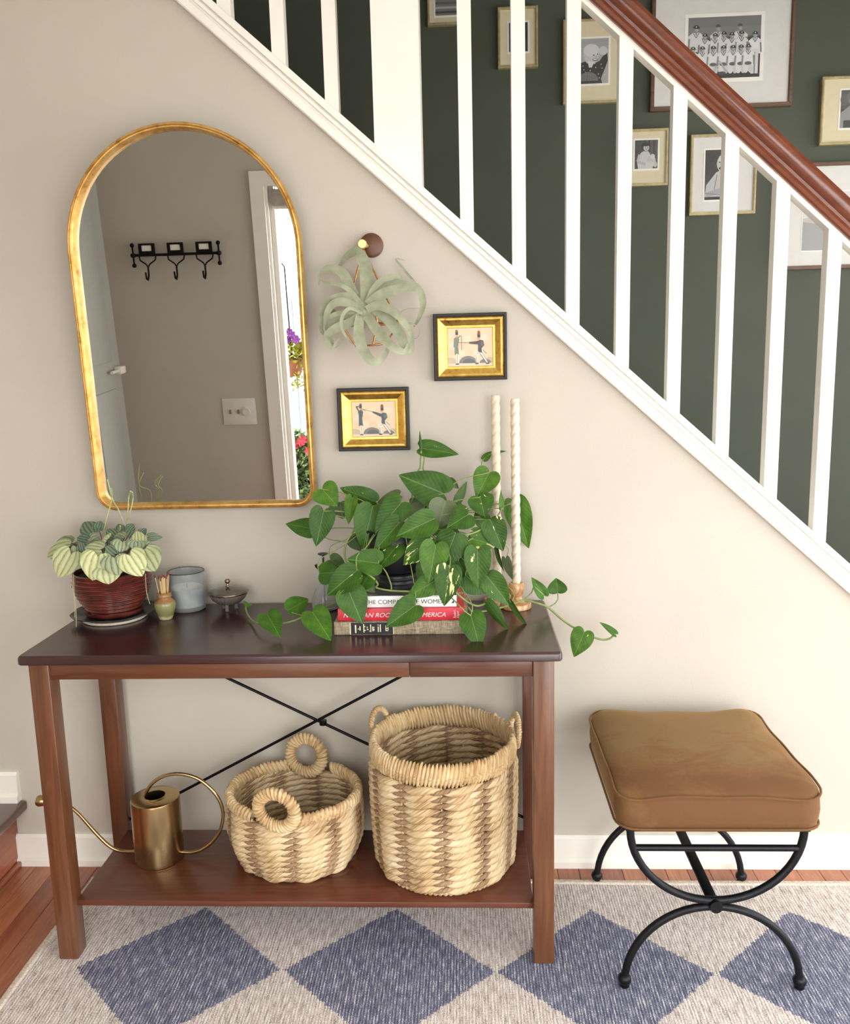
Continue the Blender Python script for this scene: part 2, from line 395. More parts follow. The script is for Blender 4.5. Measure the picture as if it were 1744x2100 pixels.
# coat rack and switch plate on the front wall (mirror)
rk = thing('coat_rack', 'black wrought iron coat rack with three hooks, reflected in the arched mirror', 'coat rack', (-1.235, YF, 1.68))
zr = 1.683; yr = YF+0.03
build('bar', MB().tube([(-1.46, yr, zr), (-1.01, yr, zr)], 0.007, 8), m_rod, rk, 60)
for sx, xx in ((-1, -1.46), (1, -1.01)):
    build('finial', MB().tube([(xx, yr, zr+0.045), (xx, yr, zr-0.045)], 0.005, 6).lathe([(0, -.012), (.009, -.008), (.012, 0), (.009, .008), (0, .012)], (xx, yr, zr+0.05), 10).lathe([(0, -.012), (.009, -.008), (.012, 0), (.009, .008), (0, .012)], (xx, yr, zr-0.05), 10).lathe([(0, -.014), (.012, -.008), (.015, 0), (.012, .008), (0, .014)], (xx, yr, zr), 10).tube([(xx, yr, zr), (xx, YF, zr)], 0.006, 6), m_rod, rk, 60)
for xx in (-1.385, -1.235, -1.085):
    h = MB()
    h.box((xx-0.042, yr-0.004, zr+0.002), (xx+0.042, yr+0.004, zr+0.02)).box((xx-0.042, yr-0.004, zr+0.048), (xx+0.042, yr+0.004, zr+0.058))
    h.box((xx-0.042, yr-0.004, zr+0.02), (xx-0.026, yr+0.004, zr+0.048)).box((xx+0.026, yr-0.004, zr+0.02), (xx+0.042, yr+0.004, zr+0.048))
    for s_ in (-1, 1): h.tube([(xx+s_*0.045, yr, zr), (xx+s_*0.04, yr+0.004, zr-0.025), (xx+s_*0.01, yr+0.008, zr-0.045), (xx, yr+0.01, zr-0.06)], 0.004, 6)
    h.tube([(xx, yr+0.01, zr-0.055), (xx, yr+0.012, zr-0.1), (xx, yr+0.03, zr-0.125), (xx, yr+0.05, zr-0.118), (xx, yr+0.055, zr-0.085)], 0.005, 6)
    hb_ = build('hook', h, m_rod, rk, 60)
    build('name_card', MB().box((xx-0.026, yr-0.002, zr+0.02), (xx+0.026, yr, zr+0.048)), m_white, hb_)
m_plate = plain('switch_plastic', (226, 224, 216), 0.35, var=0.01)
sp = thing('switch_plate', 'white triple light switch plate with round dimmer, reflected in the mirror', 'light switch', (-0.987, YF, 0.853))
build('plate', MB().box((-1.079, YF, 0.78), (-0.895, YF+0.007, 0.926), 0.004), m_plate, sp, 40)
m_slot = plain('switch_slot', (150, 120, 90), 0.5)
for xx in (-1.035, -0.99):
    build('toggle', MB().box((xx-0.005, YF+0.006, 0.842), (xx+0.005, YF+0.016, 0.864), 0.002), m_slot, sp, 40)
build('dimmer_knob', MB().add(*(lambda m: (m.v, m.f))(MB().tube([(-0.945, YF+0.007, 0.853), (-0.945, YF+0.02, 0.853)], 0.02, 20))), m_plate, sp, 40)

# ------------------------------------------------------------------ stair railing
rl = thing('stair_railing', 'white square balusters and wide newel under a reddish wooden handrail', 'railing', (0.09, 0.045, zt(0.09)))
YB = 0.03; BW = 0.0335
def zrail(x): return 2.212-0.893*(x-0.5386)+0.013       # underside of the wooden rail
bx0 = [-0.337-0.128*2, -0.337-0.128, -0.337, -0.2095, -0.084, 0.2410, 0.3695, 0.5025, 0.6270, 0.7570, 0.8830, 1.0090, 1.1385, 1.267, 1.395, 1.523, 1.65]
for x in bx0:
    a, b = x, x+BW
    vs = [(a, YB, zt(a)-0.01), (b, YB, zt(b)-0.01), (b, YB+BW, zt(b)-0.01), (a, YB+BW, zt(a)-0.01), (a, YB, zrail(a)), (b, YB, zrail(b)), (b, YB+BW, zrail(b)), (a, YB+BW, zrail(a))]
    build('baluster', MB().add(vs, [(0,3,2,1),(4,5,6,7),(0,1,5,4),(1,2,6,5),(2,3,7,6),(3,0,4,7)]), m_white, rl)
a, b = 0.0366, 0.150
nv = [(a, 0.0, zt(a)-0.004), (b, 0.0, zt(b)-0.004), (b, 0.108, zt(b)-0.004), (a, 0.108, zt(a)-0.004), (a, 0.0, 2.85), (b, 0.0, 2.85), (b, 0.108, 2.85), (a, 0.108, 2.85)]
build('newel_post', MB().add(nv, [(0,3,2,1),(4,5,6,7),(0,1,5,4),(1,2,6,5),(2,3,7,6),(3,0,4,7)]), m_white, rl)
hr = build('handrail', slope_sweep(MB(), [(-0.024, 0), (-0.028, 0.004), (-0.028, 0.012), (-0.024, 0.016), (-0.021, 0.021), (-0.023, 0.027), (-0.031, 0.034), (-0.036, 0.045), (-0.035, 0.056), (-0.027, 0.067), (-0.012, 0.072),
    (0.012, 0.072), (0.027, 0.067), (0.035, 0.056), (0.036, 0.045), (0.031, 0.034), (0.023, 0.027), (0.021, 0.021), (0.024, 0.016), (0.028, 0.012), (0.028, 0.004), (0.024, 0)], -0.7, 1.75, zrail, 0.047), m_rail, rl, 30)
xs = sorted(bx0)
for i in range(len(xs)-1):
    a, b = xs[i]+BW, xs[i+1]
    if a < 0.04 < b or a < 0.1 < b: continue
    fr = [((x, 0.047, zrail(x)), (0, 1, 0), (0, 0, 1)) for x in (a, b)]
    build('fillet_strip', MB().sweep([(-0.0165, -0.016), (-0.0165, 0.0), (0.0165, 0.0), (0.0165, -0.016)], fr), m_white, hr)
# hidden flight of steps behind the wall
fs_ = MB()
for i in range(13):
    x1_ = 2.02-0.2*i; fs_.box((x1_-0.2, 0.1, 0), (x1_, 0.94, max(0.03, 0.179*(i+1)-0.45)))
struct('stair_flight', fs_, m_tread)
# ------------------------------------------------------------------ flat prints (drawn as coloured shapes on the print)
t = NT('print_ink'); a_ = t.n('Attribute', attribute_name='Col'); nz = t.noise(t.co(), 300, 3)
t.p(Base_Color=t.mix(t.math('MULTIPLY', nz, 0.25), a_.outputs['Color'], (0.35, 0.34, 0.32, 1)), Roughness=0.55); m_print = t.m
class Pic:
    """draws in a unit square mapped to x0..x1, z0..z1 on a plane y facing -y"""
    def __init__(s, x0, x1, z0, z1, y): s.r = (x0, x1, z0, z1); s.y = y; s.mb = MB(); s.k = 0
    def P(s, u_, v_): x0, x1, z0, z1 = s.r; return (x0+(x1-x0)*u_, s.y-0.00003*s.k, z0+(z1-z0)*v_)
    def poly(s, pts, col): s.k += 1; s.mb.add([s.P(*p) for p in pts], [tuple(range(len(pts)))], col); return s
    def rect(s, u0, v0, u1, v1, col): return s.poly([(u0, v0), (u1, v0), (u1, v1), (u0, v1)], col)
    def ell(s, u_, v_, ru, rv, col, n=14, a0=0.0, a1=2*PI):
        return s.poly([(u_+ru*math.cos(a0+(a1-a0)*i/n), v_+rv*math.sin(a0+(a1-a0)*i/n)) for i in range(n+(0 if a1-a0 > 6.2 else 1))], col)
    def line(s, a, b, w, col):
        ax, ay = a; bx, by = b; d = math.hypot(bx-ax, by-ay); nx, ny = -(by-ay)/d*w/2, (bx-ax)/d*w/2
        return s.poly([(ax+nx, ay+ny), (bx+nx, by+ny), (bx-nx, by-ny), (ax-nx, ay-ny)], col)
    def done(s, parent, name='print'): return build(name, s.mb, m_print, parent, fix=False)

m_frame_gold = plain('frame_champagne', (186, 172, 128), 0.38, 0.35, 0.08, 60)
m_frame_wood = wood('frame_walnut', (84, 62, 48), (118, 92, 72), 0, 0.45, 60, 10)
m_mat_cream = plain('mat_cream', (222, 212, 178), 0.8, var=0.01)
m_mat_white = plain('mat_white', (224, 222, 216), 0.8, var=0.01)
m_bevel = plain('mat_bevel', (244, 242, 232), 0.7, var=0.01)
GY = 0.95
def picture(px, mat_frame, mat_mat, photo, label, draw, fw=0.011, depth=0.022, border=0.006):
    a = at(px[0], px[1], GY-depth); b = at(px[2], px[3], GY-depth)
    x0, x1, z0, z1 = a.x, b.x, b.z, a.z
    o = thing('framed_photo', label, 'picture frame', ((x0+x1)/2, GY, z0), 'family photos on the green wall')
    yf = GY-depth
    for nm, q in (('l', [(x0, z0), (x0, z1), (x0+fw, z1-fw), (x0+fw, z0+fw)]), ('r', [(x1, z1), (x1, z0), (x1-fw, z0+fw), (x1-fw, z1-fw)]),
                  ('t', [(x0, z1), (x1, z1), (x1-fw, z1-fw), (x0+fw, z1-fw)]), ('b', [(x1, z0), (x0, z0), (x0+fw, z0+fw), (x1-fw, z0+fw)])):
        bm = bmesh.new(); vs = [bm.verts.new((p[0], yf, p[1])) for p in q]; f = bm.faces.new(vs)
        ex = bmesh.ops.extrude_face_region(bm, geom=[f])
        for v in ex['geom']:
            if isinstance(v, bmesh.types.BMVert): v.co.y = GY-0.001
        bmesh.ops.recalc_face_normals(bm, faces=bm.faces[:])
        bmesh.ops.bevel(bm, geom=[e for e in bm.edges if abs(e.verts[0].co.y-yf) < 1e-6 and abs(e.verts[1].co.y-yf) < 1e-6], offset=0.0025, segments=2, affect='EDGES')
        build('frame_side', MB().bm(bm), mat_frame, o, 40)
    build('mat_board', MB().box((x0+fw*0.8, yf+0.008, z0+fw*0.8), (x1-fw*0.8, yf+0.012, z1-fw*0.8)), mat_mat, o)
    pa = at(photo[0], photo[1], yf+0.006); pb = at(photo[2], photo[3], yf+0.006)
    build('mat_bevel', MB().box((pa.x-border, yf+0.0068, pb.z-border), (pb.x+border, yf+0.009, pa.z+border), 0.0008), m_bevel, o)
    p = Pic(pa.x, pb.x, pb.z, pa.z, yf+0.0066); draw(p); p.done(o, 'photograph')
    build('glass', MB().box((x0+fw*0.9, yf+0.0040, z0+fw*0.9), (x1-fw*0.9, yf+0.0046, z1-fw*0.9)), m_pane, o)
    return o
def g(v): return (v, v, v-3 if v > 6 else v)
def d_steps(p):
    p.rect(0, 0, 1, 1, g(120))
    for i in range(7): p.rect(0, 0.06+0.13*i, 1, 0.12+0.13*i, g((60, 180, 90, 150, 50, 165, 80)[i]))
    p.rect(0, 0.78, 1, 1, g(70)); 
    for i in range(6): p.ell(0.12+0.15*i, 0.84, 0.05, 0.06, g(30)); p.ell(0.12+0.15*i, 0.92, 0.03, 0.03, g(190))
def d_dark(p):
    p.rect(0, 0, 1, 1, g(22)); p.ell(0.3, 0.3, 0.2, 0.3, g(150)); p.ell(0.32, 0.66, 0.1, 0.11, g(175)); p.rect(0.55, 0.1, 0.62, 0.9, g(60)); p.ell(0.74, 0.3, 0.13, 0.26, g(90)); p.ell(0.74, 0.62, 0.08, 0.09, g(160))
def d_baby(p):
    p.rect(0, 0, 1, 1, g(178))
    for i in range(9): p.line((0, 0.72+0.03*i), (1, 0.78+0.025*i), 0.012, g(150+8*(i % 3)))
    p.poly([(0.0, 0.0), (0.0, 0.45), (0.22, 0.5), (0.42, 0.42), (0.7, 0.5), (0.95, 0.72), (0.98, 0.5), (0.75, 0.1), (0.8, 0.0)], g(42))
    p.ell(0.42, 0.64, 0.26, 0.22, g(205)); p.ell(0.42, 0.74, 0.27, 0.14, g(220)); p.ell(0.82, 0.72, 0.15, 0.1, g(210)); p.poly([(0.3, 0.5), (0.52, 0.48), (0.44, 0.36), (0.34, 0.36)], g(225))
    p.ell(0.5, 0.63, 0.03, 0.015, g(60)); p.ell(0.63, 0.65, 0.025, 0.013, g(60)); p.ell(0.55, 0.53, 0.09, 0.03, g(60)); p.ell(0.55, 0.535, 0.07, 0.015, g(235)); p.ell(0.58, 0.59, 0.03, 0.02, g(170))
    for i in range(16): p.ell(0.08+0.83*((i*37) % 100)/100, 0.1+0.36*((i*53) % 100)/100, 0.018, 0.013, g(215))
    p.ell(0.32, 0.06, 0.34, 0.2, g(120), a0=0, a1=PI)
    for i in range(6): p.line((0.08+0.09*i, 0.02), (0.14+0.075*i, 0.2-abs(i-2.5)*0.02), 0.015, g(80+20*(i % 2)))
def d_team(p):
    p.rect(0, 0, 1, 1, g(128)); p.rect(0, 0.84, 1, 1, g(120)); p.rect(0, 0.0, 1, 0.66, g(62)); p.rect(0, 0, 1, 0.12, g(52)); p.line((0, 0.67), (1, 0.67), 0.012, g(92))
    def man(u_, v_, s, cap=True, tone=226):
        p.poly([(u_-0.085*s, v_-0.32*s), (u_-0.095*s, v_-0.10*s), (u_-0.04*s, v_-0.045*s), (u_+0.04*s, v_-0.045*s), (u_+0.095*s, v_-0.10*s), (u_+0.085*s, v_-0.32*s)], g(tone))
        p.poly([(u_-0.02*s, v_-0.03*s), (u_+0.02*s, v_-0.03*s), (u_, v_-0.10*s)], g(150)); p.line((u_-0.035*s, v_-0.05*s), (u_, v_-0.12*s), 0.01, g(70)); p.line((u_+0.035*s, v_-0.05*s), (u_, v_-0.12*s), 0.01, g(70))
        p.ell(u_, v_, 0.032*s, 0.05*s, g(140)); p.ell(u_+0.008, v_-0.01*s, 0.02*s, 0.025*s, g(168))
        if cap: p.ell(u_, v_+0.015*s, 0.038*s, 0.045*s, g(22), a0=0, a1=PI); p.rect(u_-0.015*s, v_+0.008*s, u_+0.045*s, v_+0.018*s, g(25)); p.ell(u_, v_+0.035*s, 0.01, 0.01, g(220))
        else: p.ell(u_, v_+0.02*s, 0.03*s, 0.04*s, g(70), a0=0, a1=PI)
        p.line((u_-0.08*s, v_-0.13*s), (u_-0.09*s, v_-0.30*s), 0.022*s, g(140)); p.line((u_+0.08*s, v_-0.13*s), (u_+0.09*s, v_-0.30*s), 0.022*s, g(130))
    for u_, c in ((0.11, True), (0.41, False), (0.71, False)): man(u_, 0.81, 1.15, c)
    for u_, v_ in ((0.23, 0.68), (0.37, 0.68), (0.49, 0.7), (0.60, 0.68), (0.735, 0.7), (0.92, 0.68)): man(u_, v_, 0.95)
    p.rect(0.87, 0.05, 0.97, 0.45, g(214)); p.line((0.92, 0.05), (0.92, 0.4), 0.012, g(90))
    for u_ in (0.07, 0.20, 0.35, 0.49, 0.62, 0.73, 0.83):
        man(u_, 0.47, 0.92); p.ell(u_-0.03, 0.14, 0.04, 0.08, g(220)); p.ell(u_+0.035, 0.13, 0.035, 0.07, g(206)); p.ell(u_, 0.22, 0.05, 0.03, g(96))
    p.line((0.35, 0.07), (0.45, 0.26), 0.018, g(190)); p.line((0.55, 0.08), (0.43, 0.28), 0.018, g(180)); p.ell(0.47, 0.07, 0.06, 0.03, g(70))
def d_portrait(p):
    p.rect(0, 0, 1, 1, g(62)); p.rect(0, 0.5, 1, 1, g(84))
    for i in range(5): p.ell(0.1+0.2*i, 0.75+0.05*(i % 2), 0.12, 0.16, g(96+14*(i % 3)))
    p.poly([(0, 0), (0, 0.4), (0.3, 0.6), (0.6, 0.55), (1, 0.3), (1, 0)], g(150)); p.ell(0.42, 0.72, 0.16, 0.17, g(198)); p.ell(0.42, 0.84, 0.17, 0.1, g(40), a0=0, a1=PI); p.rect(0.1, 0.0, 0.9, 0.2, g(58)); p.ell(0.7, 0.35, 0.2, 0.2, g(210))
def d_girl(p):
    p.rect(0, 0, 1, 1, g(58)); p.rect(0.5, 0, 1, 1, g(86)); p.rect(0.58, 0, 0.66, 1, g(44)); p.rect(0.8, 0, 0.86, 1, g(48))
    p.poly([(0.15, 0.0), (0.1, 0.25), (0.25, 0.55), (0.38, 0.62), (0.6, 0.6), (0.7, 0.45), (0.72, 0.2), (0.8, 0.0)], g(206))
    p.line((0.2, 0.5), (0.12, 0.25), 0.1, g(190)); p.line((0.12, 0.25), (0.5, 0.15), 0.1, g(180))
    p.ell(0.48, 0.76, 0.2, 0.16, g(30)); p.ell(0.5, 0.73, 0.13, 0.12, g(190)); p.ell(0.48, 0.85, 0.17, 0.07, g(32)); p.ell(0.46, 0.74, 0.02, 0.012, g(40)); p.ell(0.56, 0.74, 0.02, 0.012, g(40)); p.ell(0.51, 0.68, 0.04, 0.012, g(60))
    p.ell(0.72, 0.28, 0.2, 0.16, g(196)); p.ell(0.78, 0.42, 0.1, 0.09, g(214)); p.ell(0.66, 0.14, 0.2, 0.12, g(210)); p.ell(0.9, 0.14, 0.08, 0.1, g(200))
def d_toddler(p):
    p.rect(0, 0, 1, 1, g(54)); p.rect(0, 0.5, 1, 1, g(46)); p.rect(0, 0, 1, 0.06, g(30))
    p.poly([(0.0, 0.06), (0.05, 0.3), (0.35, 0.55), (0.6, 0.62), (0.95, 0.55), (1, 0.4), (1, 0.06)], g(196))
    p.line((0.38, 0.5), (0.3, 0.2), 0.03, g(140)); p.line((0.05, 0.1), (0.6, 0.2), 0.1, g(170)); p.line((0.7, 0.58), (0.75, 0.3), 0.03, g(120)); p.line((0.0, 0.13), (0.5, 0.1), 0.015, g(120))
    p.ell(0.56, 0.72, 0.2, 0.17, g(200)); p.ell(0.6, 0.82, 0.19, 0.09, g(216)); p.ell(0.45, 0.75, 0.03, 0.012, g(40)); p.ell(0.64, 0.75, 0.03, 0.012, g(40)); p.ell(0.49, 0.63, 0.06, 0.03, g(50)); p.ell(0.5, 0.69, 0.03, 0.02, g(160)); p.ell(0.76, 0.7, 0.03, 0.05, g(180))
def d_snow(p):
    p.rect(0, 0, 1, 1, g(196)); p.poly([(0, 0.55), (0.4, 0.7), (1, 0.8), (1, 1), (0, 1)], g(222)); p.line((0.1, 0.78), (0.7, 0.92), 0.012, g(80)); p.line((0.1, 0.7), (0.65, 0.83), 0.012, g(90))
    p.poly([(0.45, 0.02), (0.55, 0.3), (0.75, 0.42), (1, 0.4), (1, 0.0), (0.5, 0.0)], g(120)); p.ell(0.75, 0.55, 0.14, 0.14, g(34)); p.ell(0.9, 0.75, 0.16, 0.1, g(36)); p.poly([(0, 0), (0.4, 0), (0.5, 0.35), (0.0, 0.5)], g(168))
picture((875, -62, 956, 48), m_frame_gold, m_mat_cream, (892, -40, 940, 30), 'small gold framed photo cut by the top edge, beside the wide newel post', d_steps, 0.007)
picture((1021, 14, 1104, 136), m_frame_gold, m_mat_cream, (1044, 47, 1083, 105), 'small silvery gold frame with tiny dark photo, split by a baluster', d_dark, 0.008)
picture((1156, 40, 1282, 208), m_frame_gold, m_mat_cream, (1188, 80, 1248, 170), 'gold framed photo of a laughing baby in cream mat', d_baby, 0.007)
picture((1340, -75, 1625, 216), m_frame_wood, m_mat_white, (1413, 37, 1558, 157), 'large walnut frame with black and white baseball team photo', d_team, 0.013, border=0.012)
picture((1689, 157, 1795, 293), m_frame_gold, m_mat_cream, (1727, 185, 1790, 260), 'gold frame cut off by the right edge of the photo, above the handrail', d_portrait, 0.008)
picture((1288, 265, 1370, 379), m_frame_gold, m_mat_cream, (1303, 288, 1349, 345), 'small gold frame with photo of a seated girl holding a toy', d_girl, 0.008)
picture((1419, 276, 1550, 437), m_frame_gold, m_mat_white, (1448, 308, 1510, 408), 'gold frame with white mat and toddler photo, half behind a baluster', d_toddler, 0.009)
picture((1611, 335, 1884, 545), m_frame_wood, m_mat_white, (1650, 395, 1845, 508), 'wide walnut frame with white mat, lowest of the wall photos, under the handrail', d_snow, 0.012, border=0.004)

# ------------------------------------------------------------------ two gilt framed soldier prints on the greige wall
t = NT('gilt_leaf'); co = t.co(); n1 = t.noise(co, 70, 5, 0.7); n2 = t.noise(co, 420, 2)
t.p(Base_Color=t.ramp(n1, [(0.25, (104, 70, 30)), (0.40, (204, 162, 78)), (0.75, (230, 196, 112))]), Metallic=0.9, Roughness=t.math('MULTIPLY_ADD', n1, 0.35, 0.16)); t.bump(n2, 0.12, 0.002); m_gilt = t.m
m_ebony = plain('frame_black', (24, 20, 21), 0.5, 0.0, 0.2, 60, 0.1, 120)
PAPER = (232, 206, 172)
def soldiers(p, high):
    p.rect(0, 0, 1, 1, PAPER)
    for i in range(10): p.ell(0.1+0.83*((i*41) % 100)/100, 0.35+0.55*((i*67) % 100)/100, 0.1, 0.09, (236, 214, 184) if i % 2 else (228, 200, 166))
    p.rect(0, 0, 1, 0.1, (222, 204, 178))
    p.ell(0.05, 0.08, 0.16, 0.16, (196, 178, 150), a0=0, a1=PI); p.ell(0.93, 0.08, 0.12, 0.15, (198, 180, 152), a0=0, a1=PI)
    p.ell(0.45, 0.08, 0.2, 0.19, (122, 122, 116), a0=0, a1=PI); p.ell(0.47, 0.08, 0.14, 0.12, (92, 94, 94), a0=0, a1=PI); p.ell(0.83, 0.08, 0.13, 0.1, (112, 112, 108), a0=0, a1=PI)
    coat = (58, 74, 78) if high else (70, 64, 76); wh = (236, 230, 216); dk = (40, 42, 48)
    # standing figure
    s = 0.2; cs = (58, 80, 82) if high else (116, 128, 112)
    p.poly([(s-0.02, 0.07), (s-0.015, 0.36), (s+0.04, 0.36), (s+0.045, 0.07)], wh); p.line((s+0.012, 0.08), (s+0.014, 0.34), 0.008, dk); p.rect(s-0.025, 0.05, s+0.05, 0.08, dk)
    p.poly([(s-0.045, 0.30), (s-0.04, 0.62), (s-0.055, 0.72), (s-0.02, 0.76), (s+0.04, 0.76), (s+0.06, 0.70), (s+0.035, 0.52), (s+0.05, 0.30), (s+0.01, 0.34)], cs)
    p.ell(s+0.01, 0.80, 0.024, 0.035, (206, 170, 140)); p.rect(s-0.02, 0.82, s+0.035, 0.92, dk); p.ell(s+0.008, 0.92, 0.027, 0.03, (104, 84, 56) if high else (110, 104, 92))
    if high:
        p.line((s-0.04, 0.74), (s-0.09, 0.86), 0.03, cs); p.line((s-0.09, 0.86), (s-0.02, 0.88), 0.022, cs); p.line((s-0.11, 0.88), (s+0.12, 0.74), 0.008, dk)
    else:
        p.line((s+0.03, 0.74), (s+0.09, 0.80), 0.025, cs); p.line((s+0.11, 0.42), (s+0.11, 0.80), 0.009, (110, 104, 96)); p.line((s-0.04, 0.72), (s-0.055, 0.5), 0.022, cs)
    # lunging figure
    k = 0.69
    p.poly([(k-0.06, 0.07), (k-0.09, 0.30), (k-0.02, 0.38), (k+0.05, 0.40), (k+0.04, 0.34), (k-0.03, 0.27), (k-0.02, 0.07)], wh)
    p.poly([(k+0.0, 0.40), (k+0.07, 0.42), (k+0.21, 0.08), (k+0.16, 0.08)], wh); p.line((k-0.045, 0.08), (k-0.065, 0.28), 0.009, dk); p.line((k-0.06, 0.3), (k+0.02, 0.37), 0.009, dk); p.line((k+0.07, 0.36), (k+0.2, 0.09), 0.01, dk); p.line((k+0.01, 0.36), (k+0.16, 0.09), 0.008, dk)
    p.rect(k-0.08, 0.05, k-0.01, 0.085, dk); p.rect(k+0.15, 0.05, k+0.225, 0.085, dk)
    p.poly([(k-0.02, 0.38), (k-0.01, 0.52), (k-0.035, 0.64), (k+0.03, 0.68), (k+0.1, 0.66), (k+0.12, 0.54), (k+0.06, 0.46), (k+0.07, 0.34)], coat)
    p.poly([(k-0.02, 0.65), (k-0.03, 0.56), (k-0.21, 0.68 if high else 0.585), (k-0.22, 0.73 if high else 0.63)], coat)
    p.line((k-0.21, 0.71 if high else 0.61), (0.24, 0.79 if high else 0.62), 0.009, (70, 66, 62)); p.ell(k-0.225, 0.71 if high else 0.61, 0.016, 0.02, (206, 170, 140))
    p.ell(k+0.005, 0.72, 0.026, 0.04, (206, 168, 138)); p.rect(k-0.025, 0.74, k+0.035, 0.86, dk); p.ell(k+0.005, 0.86, 0.03, 0.055, (136, 58, 34)); p.line((k+0.09, 0.42), (k+0.17, 0.32), 0.01, dk); p.ell(k+0.07, 0.58, 0.035, 0.06, (84, 110, 100) if high else (100, 88, 92))
def gilt_print(px, label, high):
    D = 0.026; a = at(px[0], px[1], -D); b = at(px[2], px[3], -D); x0, x1, z0, z1 = a.x, b.x, b.z, a.z
    o = thing('framed_print', label, 'picture frame', ((x0+x1)/2, 0, z0), 'soldier prints in gilt frames')
    def ring(r0, y0, r1, y1, mb):
        A = [(x0+r0, y0, z0+r0), (x1-r0, y0, z0+r0), (x1-r0, y0, z1-r0), (x0+r0, y0, z1-r0)]
        B = [(x0+r1, y1, z0+r1), (x1-r1, y1, z0+r1), (x1-r1, y1, z1-r1), (x0+r1, y1, z1-r1)]
        mb.add(A+B, [(i, (i+1) % 4, 4+(i+1) % 4, 4+i) for i in range(4)]); return mb
    mb = MB(); ring(0, -0.001, 0, -D+0.002, mb); ring(0, -D+0.002, 0.002, -D, mb); ring(0.002, -D, 0.006, -D, mb); ring(0.006, -D, 0.0085, -D+0.004, mb)
    build('outer_moulding', mb, m_ebony, o)
    for i in range(4):       # four mitred gilt sides with a scooped section
        m2 = MB()
        def cor(r, y): return [(x0+r, y, z0+r), (x1-r, y, z0+r), (x1-r, y, z1-r), (x0+r, y, z1-r)]
        pr_ = [(0.0085, -D+0.004), (0.0115, -D+0.002), (0.016, -D+0.003), (0.023, -D+0.0085), (0.029, -D+0.0125), (0.034, -D+0.013), (0.0355, -D+0.016)]
        for q in range(len(pr_)-1):
            A = cor(*pr_[q]); B = cor(*pr_[q+1]); j = (i+1) % 4
            m2.add([A[i], A[j], B[j], B[i]], [(0, 1, 2, 3)])
        build('gilt_side', m2, m_gilt, o, 35)
    p = Pic(x0+0.0345, x1-0.0345, z0+0.0345, z1-0.0345, -D+0.0155); soldiers(p, high); p.done(o, 'print')
    return o
gilt_print((888, 644, 1041, 778), 'gilt framed print of fencing soldiers, the higher of two, under the sloping trim', False)
gilt_print((690, 797, 841, 923), 'gilt framed print of fencing soldiers, the lower of two, beside the arched mirror', True)

# ------------------------------------------------------------------ arched mirror, leaning forward at the top
TL = math.radians(3.5)
ML, MR, M0, MH = -0.7065, -0.1375, 1.0225, 0.922
def mp(x, h, d=0.0):      # mirror plane to world; d = out of the wall
    return Vector((x, -0.022-h*math.sin(TL)-d*math.cos(TL), M0+h*math.cos(TL)-d*math.sin(TL)))
mc = (ML+MR)/2; hw = (MR-ML)/2; r0 = 0.05
def outline(off):
    pts = []; rr = max(r0-off, 0.004); n_ = 10
    for i in range(n_+1):
        a = PI+PI/2*i/n_; pts.append((ML+r0+(rr)*math.cos(a)-0, r0+rr*math.sin(a)))
    for i in range(n_+1):
        a = 1.5*PI+PI/2*i/n_; pts.append((MR-r0+rr*math.cos(a), r0+rr*math.sin(a)))
    ah = 0.285; hs = MH-ah; n2_ = 40
    for i in range(n2_+1):
        a = PI*i/n2_; pts.append((mc+(hw-off)*math.cos(a), hs+(ah-off)*math.sin(a)))
    return pts
def outl_strip(mb, prof):
    rings = [[mp(x, h, d) for x, h in outline(o_)] for o_, d in prof]; n_ = len(rings[0])
    vs = [p for r_ in rings for p in r_]; fs = []
    for i in range(len(prof)-1):
        for k_ in range(n_): fs.append((i*n_+k_, i*n_+(k_+1) % n_, (i+1)*n_+(k_+1) % n_, (i+1)*n_+k_))
    return mb.add(vs, fs)
t = NT('mirror_gold'); co = t.co(); n1 = t.noise(co, 26, 5, 0.7); n2 = t.noise(t.co('Object', (300, 300, 40)), 1, 3)
t.p(Base_Color=t.ramp(n1, [(0.3, (150, 104, 48)), (0.45, (208, 162, 88)), (0.72, (230, 196, 128))]), Metallic=0.75, Roughness=t.math('MULTIPLY_ADD', n1, 0.3, 0.22)); t.bump(n2, 0.12, 0.002); m_mgold = t.m
mir = thing('arched_mirror', 'tall arched wall mirror in a thin worn gold frame above the console', 'mirror', (mc, 0, M0))
build('mirror_frame', outl_strip(MB(), [(0.006, 0.0), (0.0, 0.004), (0.0, 0.026), (0.003, 0.031), (0.006, 0.032), (0.0075, 0.029), (0.009, 0.0305), (0.0115, 0.030), (0.0125, 0.026), (0.0138, 0.024), (0.0142, 0.018), (0.0152, 0.016), (0.016, 0.010), (0.016, 0.004)]), m_mgold, mir, 35)
t = NT('mirror_glass'); t.p(Base_Color=(0.66, 0.66, 0.65, 1), Metallic=1.0, Roughness=0.0); m_mirror = t.m
pts = outline(0.0150)
mb = MB().add([mp(x, h, 0.007) for x, h in pts], [tuple(range(len(pts)))]); o = build('mirror_glass', mb, m_mirror, mir, fix=False)
build('mirror_backing', MB().prism([mp(x, h, 0.004) for x, h in outline(0.004)], mp(0, 0, -0.001)-mp(0, 0, 0.004)), plain('backing_board', (70, 58, 46), 0.8), mir)

